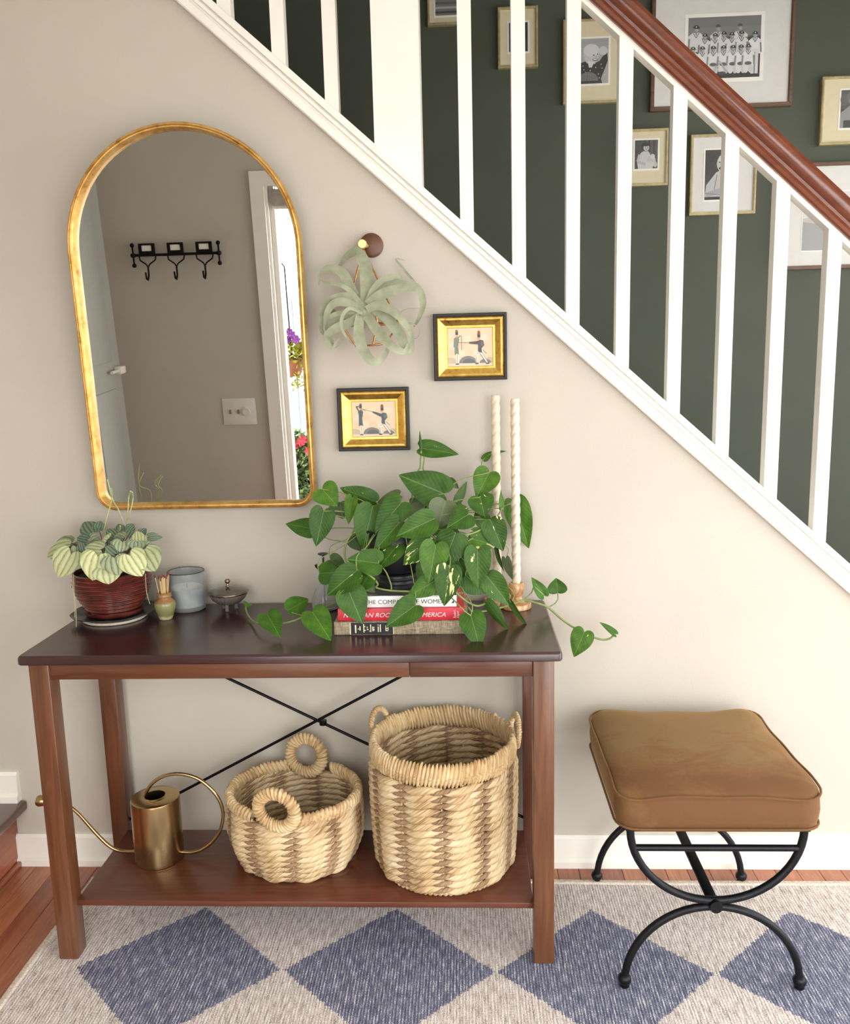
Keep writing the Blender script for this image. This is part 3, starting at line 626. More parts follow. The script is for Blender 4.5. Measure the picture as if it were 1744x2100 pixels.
# ------------------------------------------------------------------ air plant on a brass hanger
m_brass = plain('brass', (204, 158, 84), 0.25, 1.0, 0.08, 80)
m_rosegold = plain('copper_brass', (202, 152, 92), 0.25, 1.0, 0.1, 80)
m_walnut = wood('walnut_knob', (74, 44, 28), (112, 74, 50), 0, 0.4, 120, 6)
hk = thing('wall_hook', 'round walnut wall hook with a polished brass peg above the air plant', 'wall hook', (0.0205, 0, 1.66))
cdk = at(762, 503, -0.008)
mb = MB(); pr_ = [(0.0, -0.016), (0.024, -0.016), (0.0285, -0.013), (0.029, -0.0095), (0.029, 0.0)]
vs = []; n_ = 36
for r_, y_ in pr_:
    for k_ in range(n_): vs.append((cdk.x+r_*math.cos(2*PI*k_/n_), y_, cdk.z+r_*math.sin(2*PI*k_/n_)))
mb.add(vs, [(i*n_+k_, i*n_+(k_+1) % n_, (i+1)*n_+(k_+1) % n_, (i+1)*n_+k_) for i in range(4) for k_ in range(n_)])
build('disc', mb, m_walnut, hk, 40)
pe = at(743, 500, -0.055)
build('peg', MB().tube([(pe.x+0.006, -0.014, pe.z+0.001), (pe.x+0.001, -0.045, pe.z), (pe.x+0.001, -0.046, pe.z), (pe.x, -0.055, pe.z), (pe.x, -0.057, pe.z)], lambda q: 0.0055 if q < 0.3 else (0.0105 if q < 0.99 else 0.0095), 24), plain('peg_brass', (238, 214, 142), 0.3, 0.6, 0.02), hk, 40)
ap = thing('hanging_planter', 'geometric brass wire planter hanging from the walnut hook', 'planter', (pe.x, -0.04, 1.42))
apx = Vector((pe.x, -0.04, pe.z-0.008))
A = at(704, 670, -0.07); B = at(818, 664, -0.07); Bk = Vector(((A.x+B.x)/2+0.01, -0.006, A.z+0.01)); Cc = at(731, 711, -0.06); Dd = at(791, 705, -0.06); Ek = Vector(((Cc.x+Dd.x)/2, -0.012, Cc.z+0.004))
def rod(a, b): return build('rod', MB().tube([a, b], 0.0022, 8), m_rosegold, ap, 60)
for a, b in ((apx, A), (apx, B), (apx, Bk), (A, B), (B, Bk), (Bk, A), (A, Cc), (B, Dd), (Bk, Ek), (Cc, Dd), (Dd, Ek), (Ek, Cc)): rod(a, b)
t = NT('air_plant_leaf'); co = t.co(); n1 = t.noise(co, 45, 4); gm = t.n('NewGeometry')
t.p(Base_Color=t.ramp(n1, [(0.3, (140, 145, 118)), (0.7, (164, 168, 141))]), Roughness=0.75); t.p(Sheen_Weight=0.3); m_air = t.m
air = thing('air_plant', 'silvery green curly leaved air plant sitting in the brass planter', 'plant', at(749, 640, -0.08))
def crop(pts): return [(620+x/3.791, 440+y/3.791) for x, y in pts]
def catmull(P, k=6):
    out = []
    for i in range(len(P)-1):
        a, b, c, d = P[max(i-1, 0)], P[i], P[i+1], P[min(i+2, len(P)-1)]
        for j in range(k):
            q = j/k; out.append(0.5*((2*b)+(c-a)*q+(2*a-5*b+4*c-d)*q*q+(3*b-a-3*c+d)*q*q*q))
    return out+[P[-1]]
def ribbon(path, width, cup=0.14, tip=0.12, side=None, base=0.75):
    """tapering, cupped leaf blade along a 3D path"""
    mb = MB(); m_ = len(path); vs = []; prev = None
    for i, p in enumerate(path):
        T = (path[min(i+1, m_-1)]-path[max(i-1, 0)]).normalized()
        view = (CAM-p).normalized() if side is None else side
        S = T.cross(view)
        S = S.normalized() if S.length > 1e-4 else (prev or T.orthogonal().normalized())
        if prev is not None and S.dot(prev) < 0: S = -S
        if prev is not None: S = (S*0.5+prev*0.5).normalized()
        prev = S; N = S.cross(T).normalized(); q = i/(m_-1)
        w = width*0.5*(base+(1-base)*min(1, q*4))*(1-(1-tip)*max(0, (q-0.2)/0.8)**1.5)
        for f_ in (-1, -0.5, 0, 0.5, 1): vs.append(p+S*(w*f_)+N*(cup*w*(f_*f_)))
    fs = [(i*5+k_, i*5+k_+1, (i+1)*5+k_+1, (i+1)*5+k_) for i in range(m_-1) for k_ in range(4)]
    return mb.add(vs, fs)
AL = [([(490,740),(505,560),(490,400),(430,292),(340,330),(275,430)], 92, -.10, -.06, -.02),
 ([(480,740),(420,640),(370,560),(340,470)], 58, -.1, -.08, -.05),
 ([(470,730),(380,580),(310,450),(200,420),(140,470),(128,550)], 70, -.09, -.07, -.05),
 ([(475,740),(390,610),(300,550),(190,530),(130,500)], 34, -.1, -.1, -.08),
 ([(470,740),(400,655),(290,650),(190,690),(150,780),(150,900),(185,940)], 66, -.1, -.1, -.06),
 ([(470,750),(350,685),(250,690),(190,780),(195,900),(230,1030)], 55, -.1, -.11, -.07),
 ([(470,770),(370,730),(310,800),(315,900),(370,985),(410,1015)], 24, -.11, -.14, -.1),
 ([(460,780),(350,850),(250,890),(190,950),(230,1035),(290,960)], 60, -.1, -.12, -.08),
 ([(450,790),(440,900),(460,1020),(530,1130),(600,1140),(660,1060),(668,1000)], 74, -.11, -.15, -.11),
 ([(500,780),(570,880),(660,990),(740,1050),(800,1062),(820,1000)], 70, -.11, -.16, -.12),
 ([(560,740),(650,800),(760,930),(800,1030),(840,1060),(852,960),(800,870)], 72, -.1, -.12, -.09),
 ([(500,740),(600,708),(720,760),(800,850),(850,950),(850,1060)], 62, -.11, -.13, -.08),
 ([(510,700),(600,630),(720,590),(880,562),(940,680),(910,800),(870,870)], 70, -.1, -.11, -.05),
 ([(500,690),(560,570),(640,500),(740,475),(755,505),(700,520),(620,590)], 40, -.1, -.1, -.09),
 ([(520,680),(610,590),(700,540),(800,530),(830,550)], 64, -.08, -.06, -.04),
 ([(560,660),(700,570),(880,560),(800,440),(725,345),(800,357)], 24, -.06, -.03, -.02),
 ([(560,720),(740,800),(790,740),(950,728),(1035,745)], 9, -.08, -.05, -.02),
 ([(600,760),(780,830),(880,860),(912,920),(880,965),(810,940)], 9, -.08, -.06, -.04),
 ([(470,760),(300,790),(180,720),(145,810),(170,930)], 40, -.09, -.07, -.04),
 ([(450,770),(300,800),(220,860),(225,980),(260,1030),(320,965)], 40, -.1, -.09, -.06),
 ([(480,760),(330,760),(215,800),(200,900),(200,960)], 34, -.1, -.1, -.06),
 ([(540,740),(660,860),(720,900),(745,925)], 18, -.07, -.05, -.04),
 ([(510,760),(640,700),(700,740),(720,760)], 22, -.08, -.06, -.05)]
for pts, w_, ya, ym, yb_ in AL:
    q = crop(pts); n_ = len(q); P = []
    for i, (x, y) in enumerate(q):
        s_ = i/(n_-1); yy = ya+(ym-ya)*s_*2 if s_ < 0.5 else ym+(yb_-ym)*(s_-0.5)*2
        P.append(at(x, y, yy))
    build('leaf', ribbon(catmull(P), w_/3.791*0.00118*1.2), m_air, air, 60, fix=False)
build('leaf_base', MB().lathe([(0.0, -0.03), (0.012, -0.025), (0.02, -0.01), (0.018, 0.01), (0.006, 0.025), (0, 0.03)], at(746, 648, -0.085), 14), m_air, air, 60)
# ------------------------------------------------------------------ rug
RX0, RX1, RY0, RY1 = -0.80, 2.35, -1.75, -0.086
t = NT('rug_weave'); tc = t.n('TexCoord'); s3 = t.sep(tc.outputs['Object']); x_, y_ = s3[0], s3[1]
rib = 0.0068
xi = t.math('DIVIDE', x_, rib); xf = t.math('FLOOR', xi); xq = t.math('MULTIPLY', xf, rib)
w1 = t.n('TexWhiteNoise', noise_dimensions='1D'); t.set(w1.inputs['W'], xf)
du = t.math('PINGPONG', t.math('ADD', xq, 0.6911+0.491*20), 0.2455)       # 0 at a diamond's side tip, .2455 at its middle
dv = t.math('PINGPONG', t.math('ADD', y_, 0.435+0.23*40), 0.23)
val = t.math('ADD', t.math('DIVIDE', t.math('SUBTRACT', 0.2455, du), 0.2455), t.math('DIVIDE', dv, 0.23))
val = t.math('ADD', val, t.math('MULTIPLY_ADD', w1.outputs[0], 0.03, -0.015))
blue = t.math('MULTIPLY', t.math('LESS_THAN', val, 0.985), t.math('MULTIPLY', t.math('LESS_THAN', y_, -0.204), t.math('GREATER_THAN', x_, -0.692)))
st = t.noise(t.co('Object', (150, 28, 1)), 1.0, 3, 0.6); fine = t.noise(t.co('Object', (520, 260, 1)), 1.0, 2, 0.6)
ribp = t.math('PINGPONG', xi, 0.5)
g1 = t.math('ADD', t.math('MULTIPLY', st, 0.5), t.math('MULTIPLY', fine, 0.5))
cl = t.ramp(g1, [(0.36, (132, 117, 108)), (0.48, (200, 189, 181)), (0.59, (232, 224, 218))])
cb = t.ramp(t.math('ADD', t.math('MULTIPLY', g1, 0.85), t.math('MULTIPLY', ribp, 0.26)), [(0.40, (72, 75, 97)), (0.53, (124, 126, 146)), (0.62, (212, 210, 212))])
t.p(Base_Color=t.mix(blue, cl, cb), Roughness=0.95)
h_ = t.math('ADD', t.math('MULTIPLY', ribp, 1.2), t.math('MULTIPLY', fine, 0.9)); t.bump(h_, 0.55, 0.003); m_rug = t.m
m_bind = plain('rug_binding', (206, 192, 176), 0.95, var=0.12, nscale=200, bump=0.5, bscale=500)
rug = thing('area_rug', 'taupe flatweave rug with large blue diamonds under the console and stool', 'rug', (0.7, -0.9, 0))
rug.location = (0, 0, 0)
mb = MB(); nx, ny = 64, 34; vs = []
def skew(y): return 0.06*(-(y-RY1))*0 + 0.02*math.sin((y+0.2)*6)*0.25
def rz(x, y): return 0.0055+0.0018*math.sin(x*7+1)*math.exp(-((y-RY1)/0.05)**2)
for j in range(ny+1):
    for i in range(nx+1):
        x = RX0+0.012+(RX1-RX0-0.024)*i/nx; y = RY0+(RY1-0.010-RY0)*j/ny
        vs.append((x+(skew(y) if i == 0 else 0), y+0.004*math.sin(x*5)*(j == ny), rz(x, y)))
mb.add(vs, [(j*(nx+1)+i, j*(nx+1)+i+1, (j+1)*(nx+1)+i+1, (j+1)*(nx+1)+i) for j in range(ny) for i in range(nx)])
build('rug_field', mb, m_rug, rug, 60, fix=False)
edge = []
for j in range(60): y = RY0+(RY1-RY0)*j/60; edge.append((RX0+0.006+skew(y), y, 0.0042))
for i in range(100): x = RX0+0.006+(RX1-RX0-0.012)*i/99; edge.append((x, RY1-0.006+0.004*math.sin(x*5), 0.0045+0.0015*math.sin(x*7+1)))
build('rug_binding', MB().tube(edge, 0.0095, 10, up=(0, 0, 1), lobes=lambda i, a: 0.42+0.58*abs(math.sin(a))), m_bind, rug, 60)

# ------------------------------------------------------------------ console table
X0, X1, TYF, TYB, TH, TT = -0.751, 0.4446, -0.4273, -0.0103, 0.76, 0.0208
tb = thing('console_table', 'brown wooden console table with dark top, low shelf and crossed black rods', 'table', ((X0+X1)/2, (TYF+TYB)/2, 0.007))
tp = MB()
def rrect(x0, x1, y0, y1, r, n=5):
    P = []
    for cx, cy, a0 in ((x1-r, y1-r, 0), (x0+r, y1-r, PI/2), (x0+r, y0+r, PI), (x1-r, y0+r, 1.5*PI)):
        for i in range(n+1): a = a0+PI/2*i/n; P.append((cx+r*math.cos(a), cy+r*math.sin(a)))
    return P
def slab(mb, x0, x1, y0, y1, r, zs):
    """zs: list of (inset, z) from bottom to top"""
    rings = [[(x, y, z) for x, y in rrect(x0+i_, x1-i_, y0+i_, y1-i_, max(r-i_, 0.001))] for i_, z in zs]
    n_ = len(rings[0]); vs = [p for q in rings for p in q]
    fs = [(i*n_+k_, i*n_+(k_+1) % n_, (i+1)*n_+(k_+1) % n_, (i+1)*n_+k_) for i in range(len(zs)-1) for k_ in range(n_)]
    fs += [tuple(range(n_))[::-1], tuple((len(zs)-1)*n_+k_ for k_ in range(n_))]
    return mb.add(vs, fs)
slab(tp, X0, X1, TYF, TYB, 0.012, [(0.002, TH-TT), (0.0, TH-TT+0.002), (0.0, TH-0.007), (0.0015, TH-0.003), (0.005, TH)])
build('table_top', tp, m_top, tb, 40)
LW = 0.046; LI = 0.016; zfoot = 0.0062
LX = ((X0+LI, X0+LI+LW), (X1-LI-LW, X1-LI)); LYf = (TYF+0.019, TYF+0.019+LW); LYb = (TYB-0.02-LW, TYB-0.02)
for lx in LX:
    for ly in (LYf, LYb): build('leg', MB().box((lx[0], ly[0], zfoot if ly is LYf else (zfoot-0.004 if ly[1] > RY1+.01 else zfoot)), (lx[1], ly[1], TH-TT), 0.0025), m_leg, tb, 40)
az = (0.697, TH-TT)
sx = 0.114
build('front_apron', MB().box((LX[0][1], LYf[0]+0.006, az[0]), (sx, LYf[0]+0.028, az[1]), 0.002), m_apron, tb, 40)
build('front_apron', MB().box((sx+0.0008, LYf[0]+0.0055, az[0]), (LX[1][0], LYf[0]+0.028, az[1]), 0.002), m_apron, tb, 40)
build('back_apron', MB().box((LX[0][1], LYb[1]-0.028, az[0]), (LX[1][0], LYb[1]-0.006, az[1]), 0.002), m_apron, tb, 40)
for lx in LX: build('side_apron', MB().box((lx[0]+0.008, LYf[1], az[0]), (lx[0]+0.03, LYb[0], az[1]), 0.002), m_apron, tb, 40)
SZ = 0.145
build('shelf', MB().box((LX[0][1]-0.001, LYf[1]-0.024, SZ-0.014), (LX[1][0]+0.001, LYb[0]+0.002, SZ), 0.0015), m_shelf, tb, 40)
for lx in (): build('shelf_cleat', MB().box((lx[0]+0.01, LYf[1], SZ-0.045), (lx[0]+0.03, LYb[0], SZ-0.014), 0.002), m_apron, tb, 40)
yr = LYb[0]+LW/2
ra = [(LX[0][1]-0.005, yr, 0.563+(0.3882-0.694)*-0.513*1.0+0.0), (LX[1][0]+0.01, yr, 0.165)]
ra[0] = (LX[0][1]-0.005, yr, 0.72)
build('cross_rod', MB().tube([ra[0], ra[1]], 0.004, 8), m_rod, tb, 60)
build('cross_rod', MB().tube([(LX[0][1]-0.005, yr-0.007, 0.165), (LX[1][0]+0.01, yr-0.007, 0.745)], 0.004, 8), m_rod, tb, 60)
cx_ = -0.145
build('rod_clip', MB().lathe([(0.0, -0.007), (0.010, -0.006), (0.010, 0.006), (0, 0.007)], (cx_, yr-0.004, 0.4435), 12), m_rod, tb, 40)

# ------------------------------------------------------------------ books
TZ = TH
def book(name, x0, x1, yf, depth, z0, z1, cover, pages, label, rotz=0.0, ct=0.0022, linen=False):
    o = thing(name, label, 'book', ((x0+x1)/2, yf+depth/2, z0), 'books stacked under the black pot')
    w_ = (x1-x0)/2; h = z1-z0
    mb = MB().box((x0, yf+0.0015, z0), (x1, yf+depth, z0+ct), 0.0006).box((x0, yf+0.0015, z1-ct), (x1, yf+depth, z1), 0.0006)
    # rounded spine
    sp_ = [(0.003, 0), (0.0008, 0.0015), (0, 0.004), (0, h-0.004), (0.0008, h-0.0015), (0.003, h), (0.005, h), (0.005, 0)]
    mb.sweep(sp_, [((x0, yf, z0), (0, 1, 0), (0, 0, 1)), ((x1, yf, z0), (0, 1, 0), (0, 0, 1))])
    build('cover', mb, cover, o, 30)
    build('pages', MB().box((x0+0.004, yf+0.005, z0+ct), (x1-0.004, yf+depth-0.004, z1-ct)), pages, o)
    return o
t = NT('page_edges'); s3 = t.sep(t.co().outputs[0]); t.p(Base_Color=t.ramp(t.noise(t.co('Object', (4, 4, 1600)), 1, 2), [(0.35, (190, 178, 156)), (0.65, (236, 228, 210))]), Roughness=0.9); m_pages = t.m
t = NT('linen_cover'); a1 = t.noise(t.co('Object', (900, 60, 60)), 1, 2); a2 = t.noise(t.co('Object', (60, 60, 900)), 1, 2)
f_ = t.math('MULTIPLY', t.math('ADD', a1, a2), 0.5); t.p(Base_Color=t.ramp(f_, [(0.36, (112, 98, 78)), (0.52, (162, 146, 120)), (0.66, (196, 182, 154))]), Roughness=0.95); t.bump(f_, 0.5, 0.001); m_linen = t.m
m_redcov = plain('red_cover', (208, 44, 58), 0.4, var=0.03)
m_whitecov = plain('white_cover', (244, 242, 240), 0.4, var=0.01)
m_txtdark = plain('ink_dark', (46, 44, 48), 0.6); m_txtpink = plain('ink_pale', (248, 226, 220), 0.5); m_txtcream = plain('ink_cream', (236, 226, 178), 0.5); m_label = plain('label_black', (34, 34, 42), 0.55)
def text(body, x0, z, y, height, mat, parent, width=None, shear=0.0, rot=0.0, name='title', thick=0.0002):
    cu = bpy.data.curves.new('t', 'FONT'); cu.body = body; cu.size = 1; cu.shear = shear; cu.extrude = 0.0
    ob = bpy.data.objects.new('t', cu); COL.objects.link(ob)
    bpy.context.view_layer.update()
    me = bpy.data.meshes.new_from_object(ob.evaluated_get(bpy.context.evaluated_depsgraph_get()))
    bpy.data.objects.remove(ob); bpy.data.curves.remove(cu)
    xs_ = [v.co.x for v in me.vertices]; ys_ = [v.co.y for v in me.vertices]
    sy_ = height/(max(ys_)-min(ys_)); sx_ = (width/(max(xs_)-min(xs_))) if width else sy_
    mb = MB(); P = []
    for v in me.vertices:
        a, b = (v.co.x-min(xs_))*sx_, (v.co.y-min(ys_))*sy_
        a, b = a*math.cos(rot)-b*math.sin(rot), a*math.sin(rot)+b*math.cos(rot)
        P.append((x0+a, y, z+b))
    mb.add(P, [tuple(p.vertices) for p in me.polygons]); bpy.data.meshes.remove(me)
    return build(name, mb, mat, parent, fix=False)
yb1, yb2, yb3 = -0.296, -0.290, -0.285
b1 = book('book', -0.0645, 0.243, yb1, 0.225, TZ+0.0003, 0.7915, m_linen, m_pages, 'thick beige linen book with black spine label, bottom of the stack')
b2 = book('book', -0.0555, 0.235, yb2, 0.215, 0.7918, 0.8215, m_redcov, m_pages, 'red covered book with pale slanted lettering, middle of the stack')
b3 = book('book', -0.018, 0.218, yb3, 0.2, 0.8218, 0.8490, m_whitecov, m_pages, 'white spined book with black and white cover, top of the stack')
text('IN THE COMPANY OF WOMEN', -0.012, 0.8305, yb3-0.0004, 0.0098, m_txtdark, b3, 0.205)
mk = MB(); mk.add([(0.2065, yb3-0.0004, 0.831), (0.2125, yb3-0.0004, 0.831), (0.2125, yb3-0.0004, 0.8385)], [(0, 1, 2)]); build('publisher_mark', mk, m_txtdark, b3, fix=False)
p = Pic(-0.0175, 0.2175, yb3+0.002, yb3+0.198, 0); p.P = lambda u_, v_, p=p: (p.r[0]+(p.r[1]-p.r[0])*u_, p.r[2]+(p.r[3]-p.r[2])*v_, 0.8491+0.00002*p.k)
p.rect(0, 0, 1, 1, g(70)); rn = random.Random(11)
for i in range(70):
    u_, v_ = rn.random()*0.9, rn.random()*0.97; p.rect(u_, v_, min(1, u_+rn.uniform(0.03, 0.14)), min(1, v_+rn.uniform(0.006, 0.025)), g(rn.choice((20, 30, 60, 110, 150, 190, 215))))
p.done(b3, 'cover_photo')
text('NORMAN ROCKWELL\'S AMERICA', -0.043, 0.8005, yb2-0.0004, 0.0105, m_txtpink, b2, 0.236, 0.3)
text('Reader\'s', 0.2165, 0.7975, yb2-0.0004, 0.0065, m_txtpink, b2, 0.0185, 0, PI/2, 'publisher_name')
text('Digest', 0.2245, 0.7975, yb2-0.0004, 0.0065, m_txtpink, b2, 0.016, 0, PI/2, 'publisher_name')
build('spine_label', MB().box((-0.0255, yb1-0.0006, TZ+0.002), (0.071, yb1+0.001, 0.7895)), m_label, b1)
build('label_edge', MB().box((-0.0285, yb1-0.0005, TZ+0.002), (-0.0262, yb1+0.001, 0.7895)).box((0.0715, yb1-0.0005, TZ+0.002), (0.0728, yb1+0.001, 0.7895)), m_txtcream, b1)
mk = MB()
def stroke(x, z, w_, h): mk.add([(x, yb1-0.0009, z), (x+w_, yb1-0.0009, z), (x+w_, yb1-0.0009, z+h), (x, yb1-0.0009, z+h)], [(0, 1, 2, 3)])
z_ = TZ+0.0045
stroke(-0.0165, z_+0.001, 0.0032, 0.019); stroke(-0.0095, z_+0.009, 0.0018, 0.003); stroke(-0.006, z_+0.007, 0.0026, 0.010)
stroke(0.003, z_+0.002, 0.0022, 0.020); stroke(0.0052, z_+0.006, 0.0032, 0.0022); stroke(0.0052, z_+0.015, 0.0026, 0.002)
stroke(0.0112, z_+0.008, 0.004, 0.0022); stroke(0.0112, z_+0.012, 0.0018, 0.004); stroke(0.019, z_+0.003, 0.0022, 0.018); stroke(0.0168, z_+0.004, 0.0026, 0.002)
stroke(0.0238, z_+0.005, 0.002, 0.011); stroke(0.0258, z_+0.013, 0.003, 0.002); stroke(0.0262, z_+0.006, 0.0022, 0.005); stroke(0.0362, z_+0.003, 0.0024, 0.013); stroke(0.0362, z_+0.0185, 0.0024, 0.0022); stroke(0.0412, z_+0.003, 0.0024, 0.018)
stroke(0.054, z_+0.005, 0.0022, 0.009); stroke(0.0562, z_+0.005, 0.0042, 0.0018); stroke(0.0562, z_+0.0105, 0.0034, 0.0018); stroke(0.0592, z_+0.007, 0.0018, 0.007); stroke(0.0535, z_+0.016, 0.008, 0.0018)
build('label_lettering', mk, m_txtcream, b1, fix=False)

# ------------------------------------------------------------------ small things on the console
# pot with peperomia: plate, saucer, ribbed pot
pc = Vector((-0.648, -0.132, TZ))
m_oxblood = NT('oxblood_glaze'); t = m_oxblood; n1 = t.noise(t.co('Object', (25, 25, 40)), 1, 4)
t.p(Base_Color=t.ramp(n1, [(0.3, (72, 30, 25)), (0.6, (100, 44, 34)), (0.8, (124, 64, 46))]), Roughness=0.2); m_ox = t.m
m_plate_d = plain('plate_dark_glaze', (60, 62, 66), 0.25, var=0.25, nscale=30)
m_claywhite = plain('raw_clay', (206, 192, 172), 0.8)
pl = thing('ceramic_plate', 'dark glazed wavy plate with pale foot under the ribbed plant pot', 'plate', pc)
wv = lambda a, z: 1+(0.03*math.sin(5*a+1)+0.012*math.sin(11*a)) if z > 0.008 else 1
build('plate_dish', MB().lathe([(0.0, 0.007), (0.07, 0.007), (0.098, 0.016), (0.104, 0.0195), (0.1045, 0.021), (0.100, 0.0205), (0.09, 0.0165), (0.066, 0.011), (0.0, 0.011)], pc, 64, wob=wv), m_plate_d, pl, 50)
build('foot_ring', MB().lathe([(0.0, 0.0), (0.075, 0.0), (0.078, 0.002), (0.078, 0.0072), (0.0, 0.0072)], pc, 48), m_claywhite, pl, 40)
pp = thing('ribbed_pot', 'glossy oxblood ribbed ceramic pot with saucer, on the dark plate', 'plant pot', pc+Vector((0, 0, 0.011)))
z0_ = 0.0112
build('saucer', MB().lathe([(0, z0_), (0.052, z0_), (0.068, z0_+0.004), (0.073, z0_+0.013), (0.0735, z0_+0.016), (0.070, z0_+0.0155), (0.064, z0_+0.008), (0.0, z0_+0.006)], pc, 48), m_ox, pp, 50)
prof = [(0, z0_+0.0065), (0.055, z0_+0.0065)]
n_ = 80
for i in range(n_+1):
    q = i/n_; z = z0_+0.009+0.103*q; r_ = 0.057+0.037*math.sin(min(1, q*1.25)*PI/2)**0.9-0.003*max(0, q-0.75)*4
    r_ += 0.0029*math.cos(q*10*2*PI); prof.append((r_, z))
prof += [(prof[-1][0]-0.006, prof[-1][1]+0.001), (prof[-1][0]-0.008, prof[-1][1]-0.012), (0, prof[-1][1]-0.014)]
build('pot', MB().lathe(prof, pc, 56), m_ox, pp, 60)
POTZ = pc.z+prof[-1][1]
# leaves ----------------------------------------------------------
def leaf_mesh(name, edge, fold, droop, rows=14, wave=0.0, seed=0):
    """unit leaf: x across (+-0.5), y base 0 to tip 1, z up; edge = right-hand outline from notch to tip"""
    E_ = catmull([Vector((x, y, 0)) for x, y in edge], 8); L_ = [0]
    for i in range(len(E_)-1): L_.append(L_[-1]+(E_[i+1]-E_[i]).length)
    B_ = []
    for r_ in range(rows+1):
        d_ = L_[-1]*r_/rows; j = 0
        while j < len(E_)-2 and L_[j+1] < d_: j += 1
        B_.append(E_[j].lerp(E_[j+1], (d_-L_[j])/max(1e-9, L_[j+1]-L_[j])))
    cols = (-1, -0.75, -0.4, 0, 0.4, 0.75, 1); vs = []; fs = []
    for i, e in enumerate(B_):
        my = (i/rows)**1.35
        for c in cols:
            f_ = abs(c); x = (1 if c > 0 else -1)*e.x*f_; y = my+(e.y-my)*f_
            z = fold*abs(x)-droop*max(0, y)**2-droop*0.7*x*x+wave*math.sin(y*9+c*2+seed)*f_-(0.012 if c == 0 else 0)
            vs.append((x, y, z))
    m_ = len(cols)
    for i in range(rows):
        for k_ in range(m_-1): fs.append((i*m_+k_, i*m_+k_+1, (i+1)*m_+k_+1, (i+1)*m_+k_))
    me = bpy.data.meshes.new(name); me.from_pydata(vs, [], fs); me.shade_smooth(); me.update(); return me
ED_HEART = [(0, 0), (0.12, -0.115), (0.30, -0.13), (0.45, -0.02), (0.5, 0.16), (0.46, 0.38), (0.345, 0.6), (0.19, 0.80), (0.06, 0.945), (0, 1)]
ED_HEART2 = [(0, 0), (0.14, -0.06), (0.32, -0.03), (0.46, 0.10), (0.5, 0.28), (0.44, 0.5), (0.31, 0.70), (0.15, 0.87), (0.04, 0.965), (0, 1)]
ED_PEP = [(0, 0), (0.13, -0.16), (0.32, -0.19), (0.47, -0.06), (0.52, 0.16), (0.48, 0.40), (0.37, 0.63), (0.22, 0.83), (0.08, 0.955), (0, 1)]
L_HEART = [leaf_mesh('heart_leaf_%d' % i, e_, f_, d_, wave=0.012, seed=i) for i, (e_, f_, d_) in enumerate(((ED_HEART, 0.18, 0.10), (ED_HEART2, 0.30, 0.18), (ED_HEART, 0.08, 0.2), (ED_HEART2, -0.10, 0.12)))]
L_PEP = [leaf_mesh('round_leaf_%d' % i, ED_PEP, f_, d_, wave=0.02, seed=i) for i, (f_, d_) in enumerate(((-0.05, 0.14), (0.12, 0.2)))]
def place_leaf(name, me, base, tip, width, mat, parent, roll=0.0, face=None, ob_col=(0, 0, 0, 1)):
    u_ = tip-base; L = u_.length; u_.normalize()
    v_ = face if face is not None else (CAM-base).normalized()+Vector((0, 0, 0.2))
    n_ = v_-u_*v_.dot(u_); n_.normalize()
    n_ = Matrix.Rotation(math.radians(roll), 3, u_) @ n_
    s_ = u_.cross(n_)
    o = bpy.data.objects.new(name, me); link(o, parent); off = world_loc(parent)
    mt = Matrix.Identity(4)
    zs_ = (L+width)/2
    for i in range(3): mt[i][0] = s_[i]*width; mt[i][1] = u_[i]*L; mt[i][2] = n_[i]*zs_; mt[i][3] = base[i]-off[i]
    o.matrix_basis = mt; o.color = ob_col
    if not me.materials: me.materials.append(mat)
    return o
# peperomia leaf: dark radiating veins, silvery or pale between them
t = NT('peperomia_leaf'); s3 = t.sep(t.n('TexCoord').outputs['Object']); oi = t.n('ObjectInfo')
yq = t.math('DIVIDE', t.math('SUBTRACT', s3[1], 0.40), 0.66); wy = t.math('MULTIPLY_ADD', t.math('SQRT', t.math('MAXIMUM', t.math('SUBTRACT', 1.0, t.math('MULTIPLY', yq, yq)), 0.0)), 0.52, 0.02)
pf = t.math('DIVIDE', s3[0], wy)                     # fraction across the leaf: veins run from base to tip along constant fractions
wv_ = t.math('ABSOLUTE', t.math('SINE', t.math('MULTIPLY_ADD', t.noise(t.co('Object', (3, 3, 3)), 1, 2), 1.2, t.math('MULTIPLY', pf, 8.4))))
nz = t.noise(t.co('Object', (7, 7, 7)), 1, 3); sv = t.math('ADD', t.math('POWER', wv_, 0.8), t.math('MULTIPLY_ADD', nz, 0.5, -0.25))
cs_ = t.sep(oi.outputs['Color']); 
dark = t.ramp(sv, [(0.02, (32, 50, 38)), (0.34, (62, 86, 66)), (0.95, (98, 120, 98))]); pale = t.ramp(sv, [(0.0, (126, 140, 84)), (0.28, (182, 188, 128)), (0.95, (212, 210, 158))])
pale = t.mix(t.math('MULTIPLY', t.math('POWER', t.math('ABSOLUTE', pf), 3.0), 0.45, clamp=True), pale, lin((122, 146, 92)))
t.p(Base_Color=t.mix(cs_[0], dark, pale), Roughness=0.4); t.bump(wv_, 0.4, 0.004); m_pep = t.m
pep = thing('peperomia', 'low leafy houseplant with striped silvery and pale leaves in the oxblood pot', 'plant', pc+Vector((0, 0, prof[-1][1]-z0_*0)))
build('soil', MB().lathe([(0, 0.0), (0.084, 0.0), (0.078, 0.006), (0.0, 0.010)], (pc.x, pc.y, POTZ), 24), plain('soil', (44, 34, 28), 0.95, bump=0.6, bscale=300), pep, 50)
def fc(x, y): return (80+x/6.459, 1020+y/6.459)
